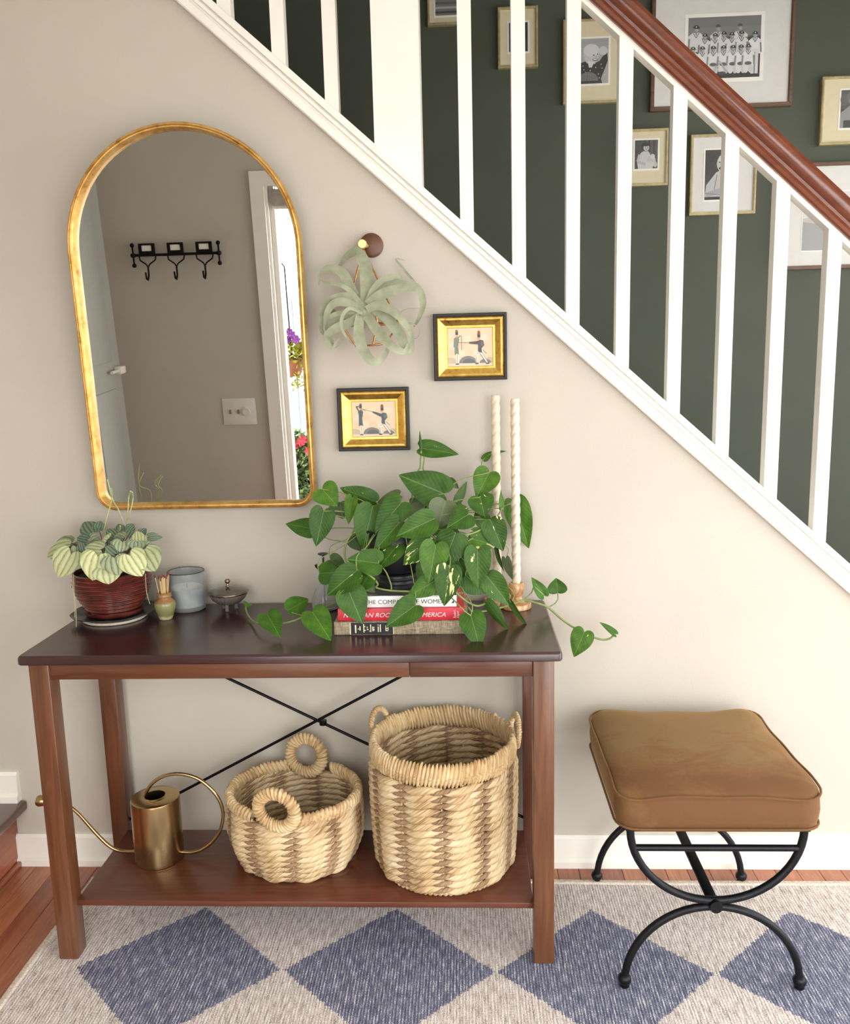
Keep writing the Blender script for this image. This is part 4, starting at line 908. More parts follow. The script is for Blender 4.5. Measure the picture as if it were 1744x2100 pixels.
PE = [((780,780),(700,1105),52,.95,-.235,-.25),((900,950),(925,1140),46,.8,-.232,-.245),((1000,800),(1040,1025),46,.35,-.24,-.255),((1200,770),(1360,1035),46,.9,-.232,-.245),((1390,730),(1535,958),50,.5,-.215,-.235),
 ((420,740),(235,1052),48,.75,-.19,-.215),((395,660),(88,800),34,.65,-.16,-.165),((425,600),(212,580),24,.2,-.14,-.14),((815,690),(598,650),30,.5,-.22,-.22),((700,460),(600,295),34,.05,-.10,-.08),((635,560),(498,520),24,.0,-.15,-.15),
 ((790,420),(810,305),22,.05,-.09,-.08),((1010,750),(888,640),26,.1,-.22,-.22),((1100,590),(1080,712),30,.3,-.21,-.225),((1110,545),(985,500),24,.3,-.17,-.16),((1325,600),(1310,428),26,.65,-.18,-.16),((1300,590),(1300,695),32,.2,-.2,-.21),
 ((1460,525),(1636,520),16,.1,-.13,-.12),((1080,450),(1050,335),20,.05,-.11,-.09),((1190,430),(1270,345),18,.05,-.1,-.08),((590,740),(545,590),20,.1,-.17,-.17),((1400,670),(1480,580),22,.35,-.19,-.18),((1500,700),(1590,640),20,.1,-.15,-.14),((1520,780),(1600,720),18,.1,-.12,-.11),
 ((1000,520),(900,410),24,.05,-.14,-.13),((1340,490),(1420,405),16,.0,-.1,-.09),((470,720),(450,640),12,.7,-.17,-.17),((900,560),(850,530),26,.6,-.19,-.19),((720,560),(800,520),24,.2,-.16,-.15),((1180,520),(1230,430),24,.05,-.12,-.11),((860,660),(700,560),28,.1,-.19,-.18),((1060,600),(960,580),24,.1,-.19,-.19),((620,700),(560,640),20,.05,-.16,-.16),((1230,640),(1190,560),24,.05,-.17,-.16),((520,650),(440,610),18,.3,-.13,-.13),((700,640),(640,590),24,.1,-.17,-.17)]
stm = MB(); rn = random.Random(5)
for i, (b_, t_, w_, pale_, ya, yb_) in enumerate(PE):
    bp = at(*fc(*b_), ya); tp_ = at(*fc(*t_), yb_)
    place_leaf('leaf', L_PEP[i % 2], bp, tp_, w_*0.00124*1.16, m_pep, pep, rn.uniform(-12, 12), ob_col=(pale_, 0, 0, 1))
    cpt = Vector((pc.x+(bp.x-pc.x)*0.25, pc.y+(bp.y-pc.y)*0.25, POTZ)); mid = (bp+cpt)/2+Vector((0, 0, 0.02))
    stm.tube(catmull([cpt, mid, bp], 4), 0.0013, 5)
for i in range(34):     # inner, darker leaves filling the crown
    a = rn.uniform(0, 2*PI); q = rn.uniform(0.1, 0.085/0.1)*0.09; bp = Vector((pc.x+q*math.cos(a), pc.y+q*math.sin(a)*0.9, POTZ+0.018+rn.uniform(0, 0.045)*(1-q/0.13)))
    d_ = Vector((math.cos(a+rn.uniform(-1, 1)), math.sin(a+rn.uniform(-1, 1)), rn.uniform(-0.3, 0.5))).normalized()
    place_leaf('leaf', L_PEP[i % 2], bp, bp+d_*0.03, 0.03, m_pep, pep, 0, face=Vector((0, -0.3, 1)), ob_col=(rn.choice((0, 0, 0.1, 0.3)), 0, 0, 1))
build('petioles', stm, plain('petiole_red', (120, 84, 66), 0.6), pep, 60)
m_spike = plain('flower_spike', (176, 182, 120), 0.6)
for pts in ([(840,510),(900,260),(965,30),(960,-120)], [(1130,350),(1050,160),(975,20),(905,-240)], [(1165,350),(1180,150),(1190,0),(1215,-80)], [(1175,340),(1215,170),(1245,20),(1235,-70)], [(1065,460),(1078,380)]):
    P = [at(*fc(x, y), -0.12-0.02*(k_ % 2)) for k_, (x, y) in enumerate(pts)]
    build('flower_spike', MB().tube(catmull(P, 6), lambda q: 0.0011+0.0007*q, 6), m_spike, pep, 60)
for pts in ([(430,1000),(440,1150),(470,1400),(475,1590)], [(455,1020),(465,1250),(490,1500),(495,1715)], [(1410,1010),(1425,1250),(1470,1412)]):
    P = [at(*fc(x, y), -0.232 if pts[0][0] < 1000 else -0.21) for x, y in pts]
    build('dangling_runner', MB().tube(catmull(P, 6), 0.0008, 5), plain('runner', (178, 164, 128), 0.7), pep, 60)
# match holder
mcn = Vector((-0.512, -0.148, TZ))
t = NT('celadon_glaze'); n1 = t.noise(t.co('Object', (20, 20, 70)), 1, 4, 0.6, 1.5); zz = t.sep(t.n('TexCoord').outputs['Object'])[2]
t.p(Base_Color=t.ramp(t.math('MULTIPLY_ADD', n1, 0.018, zz), [(0.0, (196, 176, 138)), (0.014, (214, 200, 164)), (0.02, (132, 128, 82)), (0.05, (150, 146, 98)), (0.056, (150, 108, 66)), (0.07, (158, 118, 74))]), Roughness=0.22); m_celadon = t.m
mv = thing('match_vase', 'tiny olive and cream glazed vase filled with wooden matches', 'vase', mcn)
build('vase_body', MB().lathe([(0, 0.0), (0.0145, 0.0), (0.0165, 0.002), (0.020, 0.012), (0.0245, 0.026), (0.0265, 0.036), (0.0255, 0.044), (0.020, 0.050), (0.0165, 0.053), (0.0162, 0.056), (0.0185, 0.0585), (0.0175, 0.061), (0.0168, 0.064), (0.0178, 0.067), (0.0160, 0.0682), (0.0140, 0.066), (0.0132, 0.055), (0.018, 0.044), (0.018, 0.01), (0, 0.006)], mcn, 36), m_celadon, mv, 50)
m_match = wood('match_wood', (206, 166, 108), (236, 206, 152), 2, 0.7, 200, 8); m_head = plain('match_head', (118, 62, 52), 0.7, var=0.15)
rn = random.Random(9)
for i in range(22):
    a = rn.uniform(0, 2*PI); q = 0.0115*math.sqrt(rn.random()); bx, by = q*math.cos(a), q*math.sin(a); tp_ = mcn+Vector((bx*1.75, by*1.75, 0.106+rn.uniform(-0.006, 0.006))); bp = mcn+Vector((bx*0.9, by*0.9, 0.042))
    d_ = (tp_-bp).normalized()
    mo = thing('match', 'wooden match with brown head standing in the tiny olive vase', 'match', bp, 'matches in the olive vase')
    build('stick', MB().tube([bp, tp_], 0.0011, 4), m_match, mo); build('head', MB().tube([tp_-d_*0.001, tp_+d_*0.002, tp_+d_*0.005, tp_+d_*0.0062], lambda q_: (0.0012, 0.0019, 0.0017, 0.0007)[min(3, int(q_*3.01))], 6), m_head, mo, 60)
# frosted glass candle
gc = Vector((-0.4835, -0.062, TZ))
cg = thing('glass_candle', 'white candle in a cloudy grey glass tumbler beside the match vase', 'candle', gc)
t = NT('cloudy_glass'); n1 = t.noise(t.co('Object', (30, 30, 30)), 1, 4)
t.p(Base_Color=t.ramp(n1, [(0.3, (196, 200, 200)), (0.7, (222, 224, 222))]), Roughness=0.08, Transmission_Weight=0.72, IOR=1.25); m_cloud = t.m
build('tumbler', MB().lathe([(0, 0.0), (0.040, 0.0), (0.0445, 0.003), (0.0455, 0.008), (0.0475, 0.098), (0.0470, 0.1015), (0.0452, 0.1015), (0.0445, 0.098), (0.043, 0.012), (0.0, 0.009)], gc, 48), m_cloud, cg, 50)
build('rim', MB().tube([gc+Vector((0.0465*math.cos(2*PI*k_/40), 0.0465*math.sin(2*PI*k_/40), 0.1015)) for k_ in range(40)], 0.0013, 6, closed=True), plain('rim_dark', (58, 56, 54), 0.2), cg, 60)
build('wax', MB().lathe([(0, 0.0125), (0.041, 0.0125), (0.0425, 0.04), (0.0428, 0.058), (0.038, 0.0565), (0, 0.0555)], gc, 40), plain('wax_white', (236, 236, 234), 0.5), cg, 50)
build('wick', MB().tube([gc+Vector((0, 0, 0.055)), gc+Vector((0.001, 0, 0.066))], 0.0009, 5), plain('wick', (40, 36, 34), 0.9), cg)
# lidded crystal dish
bc = Vector((-0.3725, -0.073, TZ))
m_crystal = NT('crystal'); t = m_crystal; t.p(Base_Color=lin((150, 138, 132)), Roughness=0.05, Transmission_Weight=0.55, IOR=1.45); m_crys = t.m
m_silver = plain('tarnished_silver', (150, 132, 112), 0.22, 1.0, 0.2, 50)
dish = thing('crystal_dish', 'small footed crystal dish with tarnished metal lid, right of the candle', 'dish', bc)
flt = lambda a, z: 1+0.05*abs(math.sin(14*a))*(1 if 0.014 < z < 0.045 else 0.2)
build('bowl', MB().lathe([(0, 0.014), (0.014, 0.0145), (0.028, 0.020), (0.040, 0.030), (0.0465, 0.041), (0.048, 0.0455), (0.045, 0.0455), (0.038, 0.034), (0.025, 0.023), (0.0, 0.019)], bc, 96, wob=flt), m_crys, dish, 60)
for k_ in range(3):
    a = -PI/2+2*PI*k_/3; c_ = bc+Vector((0.019*math.cos(a), 0.019*math.sin(a), 0))
    build('foot', MB().lathe([(0, 0), (0.0042, 0.001), (0.0055, 0.005), (0.0045, 0.009), (0.006, 0.014), (0.005, 0.019), (0, 0.02)], c_, 14), m_crys, dish, 50)
build('lid', MB().lathe([(0.0485, 0.0445), (0.0515, 0.0455), (0.052, 0.048), (0.0505, 0.0505), (0.047, 0.0518), (0.036, 0.0555), (0.020, 0.0595), (0.007, 0.0615), (0.0, 0.0622)], bc, 64, cap=False), plain('lid_dark_metal', (112, 112, 106), 0.14, 0.9, 0.1, 50), dish, 35)
build('lid_rim', MB().tube([bc+Vector((0.0508*math.cos(2*PI*k_/48), 0.0508*math.sin(2*PI*k_/48), 0.0478)) for k_ in range(48)], 0.0019, 8, closed=True), m_silver, dish, 60)
build('lid_knob', MB().lathe([(0.0, 0.0615), (0.006, 0.062), (0.0035, 0.065), (0.0028, 0.069), (0.005, 0.0715), (0.0072, 0.0755), (0.0068, 0.079), (0.004, 0.0815), (0, 0.082)], bc, 24), m_silver, dish, 50)
# glass atomiser
ac = Vector((-0.122, -0.072, TZ))
at_ = thing('glass_mister', 'ribbed clear glass plant mister with dark metal pump, left of the books', 'spray bottle', ac)
t = NT('clear_glass'); t.p(Base_Color=(0.9, 0.92, 0.92, 1), Roughness=0.02, Transmission_Weight=0.85, IOR=1.4); m_clear = t.m
rb_ = lambda a, z: 1+0.03*abs(math.sin(9*a))
build('bottle', MB().lathe([(0, 0.0), (0.030, 0.0), (0.034, 0.004), (0.034, 0.018), (0.033, 0.028), (0.027, 0.046), (0.017, 0.062), (0.0115, 0.068), (0.0105, 0.076), (0.008, 0.076), (0.009, 0.068), (0.014, 0.061), (0.024, 0.045), (0.0305, 0.026), (0.031, 0.006), (0, 0.004)], ac, 72, wob=rb_), m_clear, at_, 60)
m_pump = plain('pump_metal', (70, 62, 58), 0.28, 0.9, 0.15, 60)
build('collar', MB().lathe([(0, 0.074), (0.0125, 0.074), (0.0125, 0.09), (0.008, 0.094), (0.006, 0.105), (0, 0.105)], ac, 24), m_pump, at_, 40)
build('nozzle', MB().tube([ac+Vector((0, 0, 0.098)), ac+Vector((-0.012, -0.004, 0.107)), ac+Vector((-0.017, -0.006, 0.113)), ac+Vector((-0.018, -0.006, 0.118))], 0.0042, 10), m_pump, at_, 50)
build('plunger', MB().lathe([(0, 0.1), (0.0028, 0.1), (0.0028, 0.139), (0.010, 0.141), (0.0135, 0.1435), (0.0132, 0.1455), (0.0, 0.147)], ac, 24), m_pump, at_, 40)
build('feed_tube', MB().tube([ac+Vector((0, 0, 0.01)), ac+Vector((0, 0, 0.08))], 0.002, 8), m_pump, at_, 60)
# candlesticks and twisted candles
t = NT('olive_wood'); n1 = t.noise(t.co('Object', (30, 30, 14)), 1, 5, 0.6, 2.5)
t.p(Base_Color=t.ramp(n1, [(0.3, (150, 98, 56)), (0.5, (206, 156, 104)), (0.7, (228, 190, 140))]), Roughness=0.28); t.p(Coat_Weight=0.3); m_olive = t.m
m_wax = plain('candle_wax', (226, 210, 186), 0.35, var=0.03, nscale=14)
def candlestick(c, ztop, label, lab2, rbase):
    o = thing('candlestick', label, 'candlestick', c, 'turned wooden candlesticks')
    k_ = rbase/0.039
    build('base', MB().lathe([(0, 0.0), (0.037*k_, 0.0), (0.039*k_, 0.002), (0.039*k_, 0.0125), (0.0375*k_, 0.0145), (0.02, 0.0165), (0, 0.0165)], c, 40), m_olive, o, 40)
    build('stem', MB().lathe([(0, 0.0162), (0.020, 0.0163), (0.0155, 0.022), (0.013, 0.029), (0.0135, 0.033), (0.018, 0.039), (0.0205, 0.047), (0.0205, 0.056), (0.0185, 0.0625), (0.0168, 0.065), (0.0128, 0.065), (0.0118, 0.05), (0, 0.05)], c, 36), m_olive, o, 50)
    b_ = c+Vector((0, 0, 0.051)); hgt = ztop-b_.z; n_ = 160; R_ = 0.0112
    P = [b_+Vector((0, 0, hgt*i/n_)) for i in range(n_+1)]
    cn = thing('twisted_candle', lab2, 'candle', b_, 'twisted cream taper candles')
    mb = MB(); vs = []; m_ = 24
    for i, p_ in enumerate(P):
        for q in range(m_):
            a = 2*PI*q/m_; r_ = R_*(0.70+0.33*math.sqrt(abs(math.cos(1.5*(a-hgt*i/n_*2*PI/0.075)))))
            if i > n_-2: r_ *= 0.93
            vs.append(p_+Vector((r_*math.cos(a), r_*math.sin(a), 0)))
    fs = [(i*m_+q, i*m_+(q+1) % m_, (i+1)*m_+(q+1) % m_, (i+1)*m_+q) for i in range(n_) for q in range(m_)]+[tuple(range(m_))[::-1], tuple(n_*m_+q for q in range(m_))]
    build('taper', mb.add(vs, fs), m_wax, cn, 60)
    build('wick', MB().tube([P[-1]-Vector((0, 0, 0.001)), P[-1]+Vector((-0.001, 0, 0.009))], 0.0007, 5), m_claywhite, cn)
candlestick(Vector((0.3665, -0.083, TZ)), 1.2845, 'turned olive wood candlestick, the front right of two', 'twisted cream taper candle, the right one, in the front candlestick', 0.0375)
candlestick(Vector((0.3205, -0.043, TZ)), 1.292, 'turned wooden candlestick half hidden by leaves near the wall', 'twisted cream taper candle, the left one, behind the pothos leaves', 0.034)
# ------------------------------------------------------------------ black urn pot on the books and the pothos
uc = Vector((0.077, -0.185, 0.8495))
m_blackpot = plain('black_ceramic', (24, 24, 27), 0.38, 0.0, 0.15, 30, 0.06, 120)
ur = thing('black_urn_pot', 'matte black footed urn pot standing on the stacked books', 'plant pot', uc)
build('foot', MB().lathe([(0, 0), (0.051, 0.0), (0.053, 0.002), (0.053, 0.010), (0.0505, 0.012), (0.0505, 0.018), (0.049, 0.020), (0.047, 0.0215), (0.047, 0.025), (0.049, 0.0265), (0.0485, 0.031), (0.045, 0.034), (0.0, 0.034)], uc, 48), m_blackpot, ur, 40)
build('bowl', MB().lathe([(0, 0.033), (0.041, 0.0335), (0.050, 0.040), (0.060, 0.052), (0.068, 0.070), (0.073, 0.092), (0.0745, 0.115), (0.0735, 0.132), (0.077, 0.136), (0.077, 0.141), (0.071, 0.141), (0.069, 0.122), (0, 0.118)], uc, 48), m_blackpot, ur, 50)
UZ = uc.z+0.12
t = NT('pothos_leaf'); tc = t.n('TexCoord'); s3 = t.sep(tc.outputs['Object']); oi = t.n('ObjectInfo'); cs_ = t.sep(oi.outputs['Color'])
ax_ = t.math('ABSOLUTE', s3[0])
vein = t.math('ABSOLUTE', t.math('SINE', t.math('MULTIPLY', t.math('SUBTRACT', s3[1], t.math('MULTIPLY', ax_, 0.9)), 26.0)))
mid = t.math('LESS_THAN', ax_, 0.010)
rv = t.n('CombineXYZ'); k_ = t.math('MULTIPLY', oi.outputs['Random'], 50.0)
for i in range(3): t.set(rv.inputs[i], k_)
va = t.n('VectorMath', operation='ADD'); mpn = t.n('Mapping', i_Scale=(2.6, 0.75, 1.0)); t.t.links.new(tc.outputs['Object'], mpn.inputs[0]); t.set(va.inputs[0], mpn.outputs[0]); t.set(va.inputs[1], rv.outputs[0])
vn = t.noise(va.outputs[0], 2.4, 3, 0.62, 0.5)
thr = t.math('MULTIPLY_ADD', cs_[0], -0.27, 0.80)
var = t.math('GREATER_THAN', vn, thr)
gn = t.noise(t.co('Object', (3, 3, 3)), 1, 3)
hue = t.math('MULTIPLY_ADD', oi.outputs['Random'], 0.30, t.math('MULTIPLY', gn, 0.7))
green = t.ramp(hue, [(0.25, (40, 70, 16)), (0.55, (60, 98, 24)), (0.85, (90, 128, 38))])
under = (lin((98, 108, 78)))
col = t.mix(cs_[1], green, under)
col = t.mix(t.math('MULTIPLY', t.math('POWER', vein, 8.0), 0.05), col, lin((120, 158, 80)))
col = t.mix(t.math('MULTIPLY', mid, 0.45), col, lin((134, 166, 90)))
col = t.mix(t.math('MULTIPLY', var, 0.9), col, lin((226, 224, 160)))
t.p(Base_Color=col, Roughness=0.42, Specular_IOR_Level=0.22); t.bump(vein, 0.12, 0.002); m_poth = t.m
po = thing('pothos', 'trailing pothos with heart shaped green leaves spilling from the black urn', 'plant', (uc.x, uc.y, UZ))
build('soil', MB().lathe([(0, 0.0), (0.068, 0.0), (0.060, 0.006), (0, 0.010)], (uc.x, uc.y, UZ-0.002), 24), plain('potting_soil', (40, 32, 27), 0.95, bump=0.6, bscale=300), po, 50)
# base px, tip px, width px, y base, y tip, roll, variegation, underside
PL = [((661,1003),(692,1037),50,-.17,-.19,0,.0,0),((698,1030),(702,1064),42,-.15,-.16,10,.0,.5),((645,1086),(584,1069),42,-.15,-.14,15,.2,0),((664,1048),(648,1121),47,-.19,-.21,0,.05,0),
 ((771,1029),(696,1001),38,-.16,-.16,-20,.5,0),((723,1021),(713,1076),27,-.2,-.21,25,.05,0),((765,1037),(744,1128),58,-.21,-.24,0,.1,0),((823,1031),(769,1092),52,-.24,-.27,0,.2,0),((818,1016),(770,1032),26,-.14,-.14,20,.1,.6),
 ((872,1042),(824,1049),30,-.17,-.18,0,.0,1),((819,1072),(767,1129),44,-.26,-.28,10,.15,0),((890,1064),(815,1099),48,-.27,-.30,-8,.15,0),((816,1118),(772,1166),40,-.26,-.28,15,.55,0),((777,1155),(712,1146),48,-.29,-.3,0,.2,0),
 ((655,1176),(698,1173),42,-.24,-.25,0,.0,0),((678,1148),(713,1172),34,-.18,-.18,10,.0,.2),((732,1170),(668,1221),48,-.31,-.325,0,.45,0),((757,1180),(733,1212),38,-.29,-.3,20,.1,0),((716,1213),(744,1280),54,-.315,-.335,0,.05,0),((722,1099),(741,1130),30,-.17,-.18,0,.1,.3),
 ((549,1261),(574,1304),42,-.27,-.335,0,.0,0),((590,1252),(636,1225),36,-.25,-.2,0,.0,0),((641,1255),(677,1309),50,-.29,-.345,0,.05,0),
 ((866,919),(942,930),36,-.08,-.08,-10,.3,0),((864,925),(861,882),6,-.09,-.09,0,0,0),((910,1012),(818,974),66,-.17,-.18,-10,.05,0),((921,983),(941,1003),17,-.11,-.11,20,.0,.9),((938,1028),(959,986),18,-.13,-.12,10,.2,.3),
 ((1004,969),(977,1020),50,-.12,-.14,0,.05,0),((991,943),(1010,925),15,-.02,-.016,0,.1,0),((1012,927),(1040,925),6,-.014,-.014,0,0,0),((914,1027),(897,1085),52,-.22,-.24,0,.0,1),((961,1055),(920,1079),46,-.25,-.28,0,.3,0),
 ((985,1020),(995,1060),48,-.16,-.18,0,.4,0),((986,1050),(985,1082),24,-.13,-.13,0,.3,.3),((968,1105),(1021,1118),46,-.25,-.25,0,.75,0),((1006,1066),(1033,1130),44,-.24,-.26,0,.55,0),((1029,1042),(1029,1005),11,-.11,-.11,20,.4,0),
 ((1056,1030),(1086,1127),52,-.035,-.03,0,.0,0),((935,1093),(906,1164),58,-.28,-.3,0,.05,0),((894,1118),(879,1197),51,-.31,-.33,0,.05,0),((884,1103),(825,1159),44,-.28,-.29,0,.75,0),((898,1188),(833,1225),42,-.31,-.325,0,.25,0),
 ((922,1166),(911,1244),47,-.325,-.34,0,.7,0),((955,1180),(1003,1216),50,-.27,-.28,0,.1,0),((980,1128),(981,1211),47,-.29,-.31,0,.5,0),((998,1180),(1047,1242),44,-.26,-.27,0,.4,0),((966,1262),(985,1328),46,-.325,-.365,0,.05,0),
 ((852,1241),(791,1285),48,-.325,-.345,0,.1,0),((998,1233),(1041,1295),24,-.25,-.27,35,.05,.1),((1049,1236),(1082,1288),15,-.2,-.23,50,.1,.1),((1020,1118),(1031,1176),13,-.13,-.13,50,.1,.2),((1038,1146),(1049,1192),20,-.1,-.1,30,.0,.9),((963,1112),(1003,1126),34,-.2,-.2,0,.1,0),((962,1140),(952,1158),30,-.2,-.2,0,.1,.2),
 ((1116,1221),(1091,1184),24,-.12,-.12,0,.0,0),((1144,1216),(1141,1186),38,-.09,-.085,0,.0,0),((1199,1296),(1177,1347),43,-.16,-.18,0,.3,0),((1262,1300),(1231,1275),15,-.11,-.11,20,.1,0),((508,1243),(500,1232),9,-.12,-.12,0,.2,0),((507,1243),(518,1239),8,-.12,-.12,0,.2,0),
 # deeper fill leaves inside the crown
 ((800,1060),(780,1105),40,-.2,-.22,0,.1,.1),((850,1040),(905,1055),36,-.16,-.17,0,.0,.3),((930,1040),(950,1085),36,-.17,-.18,0,.1,.1),((860,1065),(840,1110),38,-.21,-.23,0,.1,.1),((905,1080),(950,1110),36,-.2,-.21,0,.2,.1),((745,1040),(760,1085),36,-.15,-.16,0,.0,.2),((940,1125),(985,1160),36,-.2,-.21,0,.1,0),((940,1150),(965,1195),36,-.23,-.24,0,.1,0),((875,1150),(862,1200),32,-.26,-.27,0,.1,.1),((850,1020),(880,1045),30,-.13,-.13,0,.0,.3),((985,1060),(1005,1085),30,-.17,-.17,0,.2,0),((740,1185),(770,1215),30,-.25,-.26,0,.0,.2)]
VN = {}
pet = MB(); crown = Vector((uc.x, uc.y, UZ+0.01)); rn = random.Random(21)
free = {20, 21, 22, 23, 24, 30, 29, 54, 55, 56, 57, 58, 59, 60}
for i, (b_, t_, w_, ya, yb_, ro, va_, un) in enumerate(PL):
    bp = at(*b_, ya); tp_ = at(*t_, yb_)
    place_leaf('leaf', L_HEART[(0, 1, 2, 0, 3)[i % 5]], bp, tp_, w_*0.00112*1.18, m_poth, po, ro, ob_col=(va_, un, 0, 1))
    if i in free: continue
    a = math.atan2(bp.y-uc.y, bp.x-uc.x); st_ = crown+Vector((0.04*math.cos(a), 0.04*math.sin(a), 0))
    up_ = 0.05 if bp.z > UZ-0.06 else 0.07
    md = st_.lerp(bp, 0.5); md.z = max(st_.z, bp.z)*0.5+(st_.z+bp.z)*0.25+0.006
    if bp.z < UZ-0.04:
        out = Vector((math.cos(a), math.sin(a), 0)); md = crown+out*0.076+Vector((0, 0, 0.008)); nearb = bp+Vector((0, 0.012, 0.03)); nearb.y = min(nearb.y, bp.y+0.012)
        pet.tube(catmull([st_, md, (md+nearb)/2-Vector((0, -0.008, 0.004)), nearb, bp], 5), 0.0011, 5)
    else: pet.tube(catmull([st_, md, bp], 6), 0.0014, 5)
m_vine = plain('vine_green', (124, 140, 78), 0.5, var=0.12)
build('petioles', pet, m_vine, po, 60)
def vine(pts, r=0.0022):
    P = [at(x, y, yy) for x, y, yy in pts]; return build('vine', MB().tube(catmull(P, 6), r, 7), m_vine, po, 60)
vine([(745,1060,-.18),(725,1090,-.2),(712,1110,-.21),(707,1135,-.22),(713,1155,-.235),(730,1170,-.25),(760,1190,-.29)], 0.0024)
vine([(662,1100,-.18),(680,1107,-.19),(708,1111,-.205)], 0.0014)
vine([(670,1050,-.185),(690,1057,-.18),(712,1063,-.18)], 0.0014)
vine([(731,1172,-.3),(745,1173,-.3),(765,1185,-.3),(775,1198,-.29),(772,1205,-.285),(800,1211,-.29),(838,1213,-.3),(905,1218,-.29),(950,1215,-.27)], 0.0022)
vine([(782,1160,-.27),(793,1175,-.275),(802,1198,-.28),(803,1210,-.285)], 0.0016)
vine([(504,1240,-.12),(506,1255,-.15),(515,1270,-.19),(528,1278,-.25),(550,1281,-.28),(574,1279,-.28),(600,1274,-.285),(622,1265,-.27),(660,1248,-.23),(690,1235,-.2),(715,1215,-.19)], 0.0022)
vine([(598,1256,-.25),(612,1260,-.26),(622,1263,-.265)], 0.0014)
vine([(850,1224,-.297),(852,1232,-.315),(852,1242,-.326)], 0.0014)
vine([(923,1222,-.3),(940,1240,-.32),(953,1253,-.33),(966,1263,-.327)], 0.0016)
vine([(935,1215,-.28),(955,1232,-.27),(975,1242,-.26),(990,1240,-.25),(1010,1228,-.22),(1030,1215,-.18)], 0.0026)
vine([(960,1245,-.27),(970,1255,-.26),(990,1254,-.25),(1020,1248,-.22),(1050,1240,-.17),(1073,1231,-.13),(1095,1235,-.13),(1123,1245,-.13),(1150,1268,-.13),(1172,1284,-.14),(1186,1291,-.145),(1200,1300,-.14),(1220,1308,-.12),(1238,1312,-.115),(1252,1309,-.11),(1261,1300,-.11)], 0.0026)
vine([(1124,1246,-.13),(1138,1238,-.11),(1145,1228,-.095),(1144,1216,-.09)], 0.0017)
vine([(1074,1231,-.13),(1090,1216,-.12),(1096,1204,-.12),(1108,1214,-.121),(1115,1220,-.12)], 0.0017)
vine([(862,960,-.1),(863,940,-.09),(864,925,-.09)], 0.002)
vine([(868,960,-.1),(870,940,-.085),(867,927,-.08)], 0.0016)
vine([(846,1030,-.15),(845,1000,-.14),(846,985,-.13),(862,960,-.1)], 0.002)
vine([(890,1050,-.16),(880,1000,-.12),(868,960,-.1)], 0.002)
vine([(982,975,-.08),(987,956,-.04),(991,943,-.02),(1012,927,-.014)], 0.0012)
vine([(939,1097,-.27),(960,1096,-.27),(985,1087,-.25),(1010,1070,-.22),(1025,1052,-.16),(1029,1042,-.11),(1038,1036,-.06),(1056,1030,-.035)], 0.0022)
vine([(950,1118,-.26),(962,1108,-.255),(970,1104,-.25)], 0.0016)

# ------------------------------------------------------------------ baskets
def rope_mat(name, c1, c2, c3, sc, hel, fib):
    t = NT(name); n2 = t.noise(t.co('Object', (11, 11, 11)), 1, 2)
    fa = t.n('Attribute', attribute_name='fibre'); fx = t.sep(fa.outputs['Vector'])
    ph = t.math('MULTIPLY_ADD', fx[0], hel, t.math('MULTIPLY', fx[1], 1.0))           # position across the twisted fibres
    cv = t.n('CombineXYZ'); t.set(cv.inputs[0], t.math('MULTIPLY', t.math('FRACT', ph), fib)); t.set(cv.inputs[1], t.math('MULTIPLY', fx[0], 1.5)); t.set(cv.inputs[2], fx[2])
    n1 = t.noise(cv.outputs[0], 1.0, 3, 0.6)
    t.p(Base_Color=t.ramp(t.math('ADD', t.math('MULTIPLY', n1, 0.6), t.math('MULTIPLY', n2, 0.4)), [(0.33, c1), (0.5, c2), (0.68, c3)]), Roughness=0.75); t.bump(n1, 0.7, 0.004); return t.m
m_straw = rope_mat('straw_pale', (146, 106, 66), (212, 184, 138), (240, 224, 190), 70, 1.1, 14.0)
m_jute = rope_mat('jute_brown', (104, 78, 54), (156, 124, 90), (190, 162, 126), 160, 3.2, 9.0)
m_wrap = rope_mat('straw_wrap', (162, 122, 78), (210, 180, 132), (236, 218, 180), 70, 0.15, 5.0)
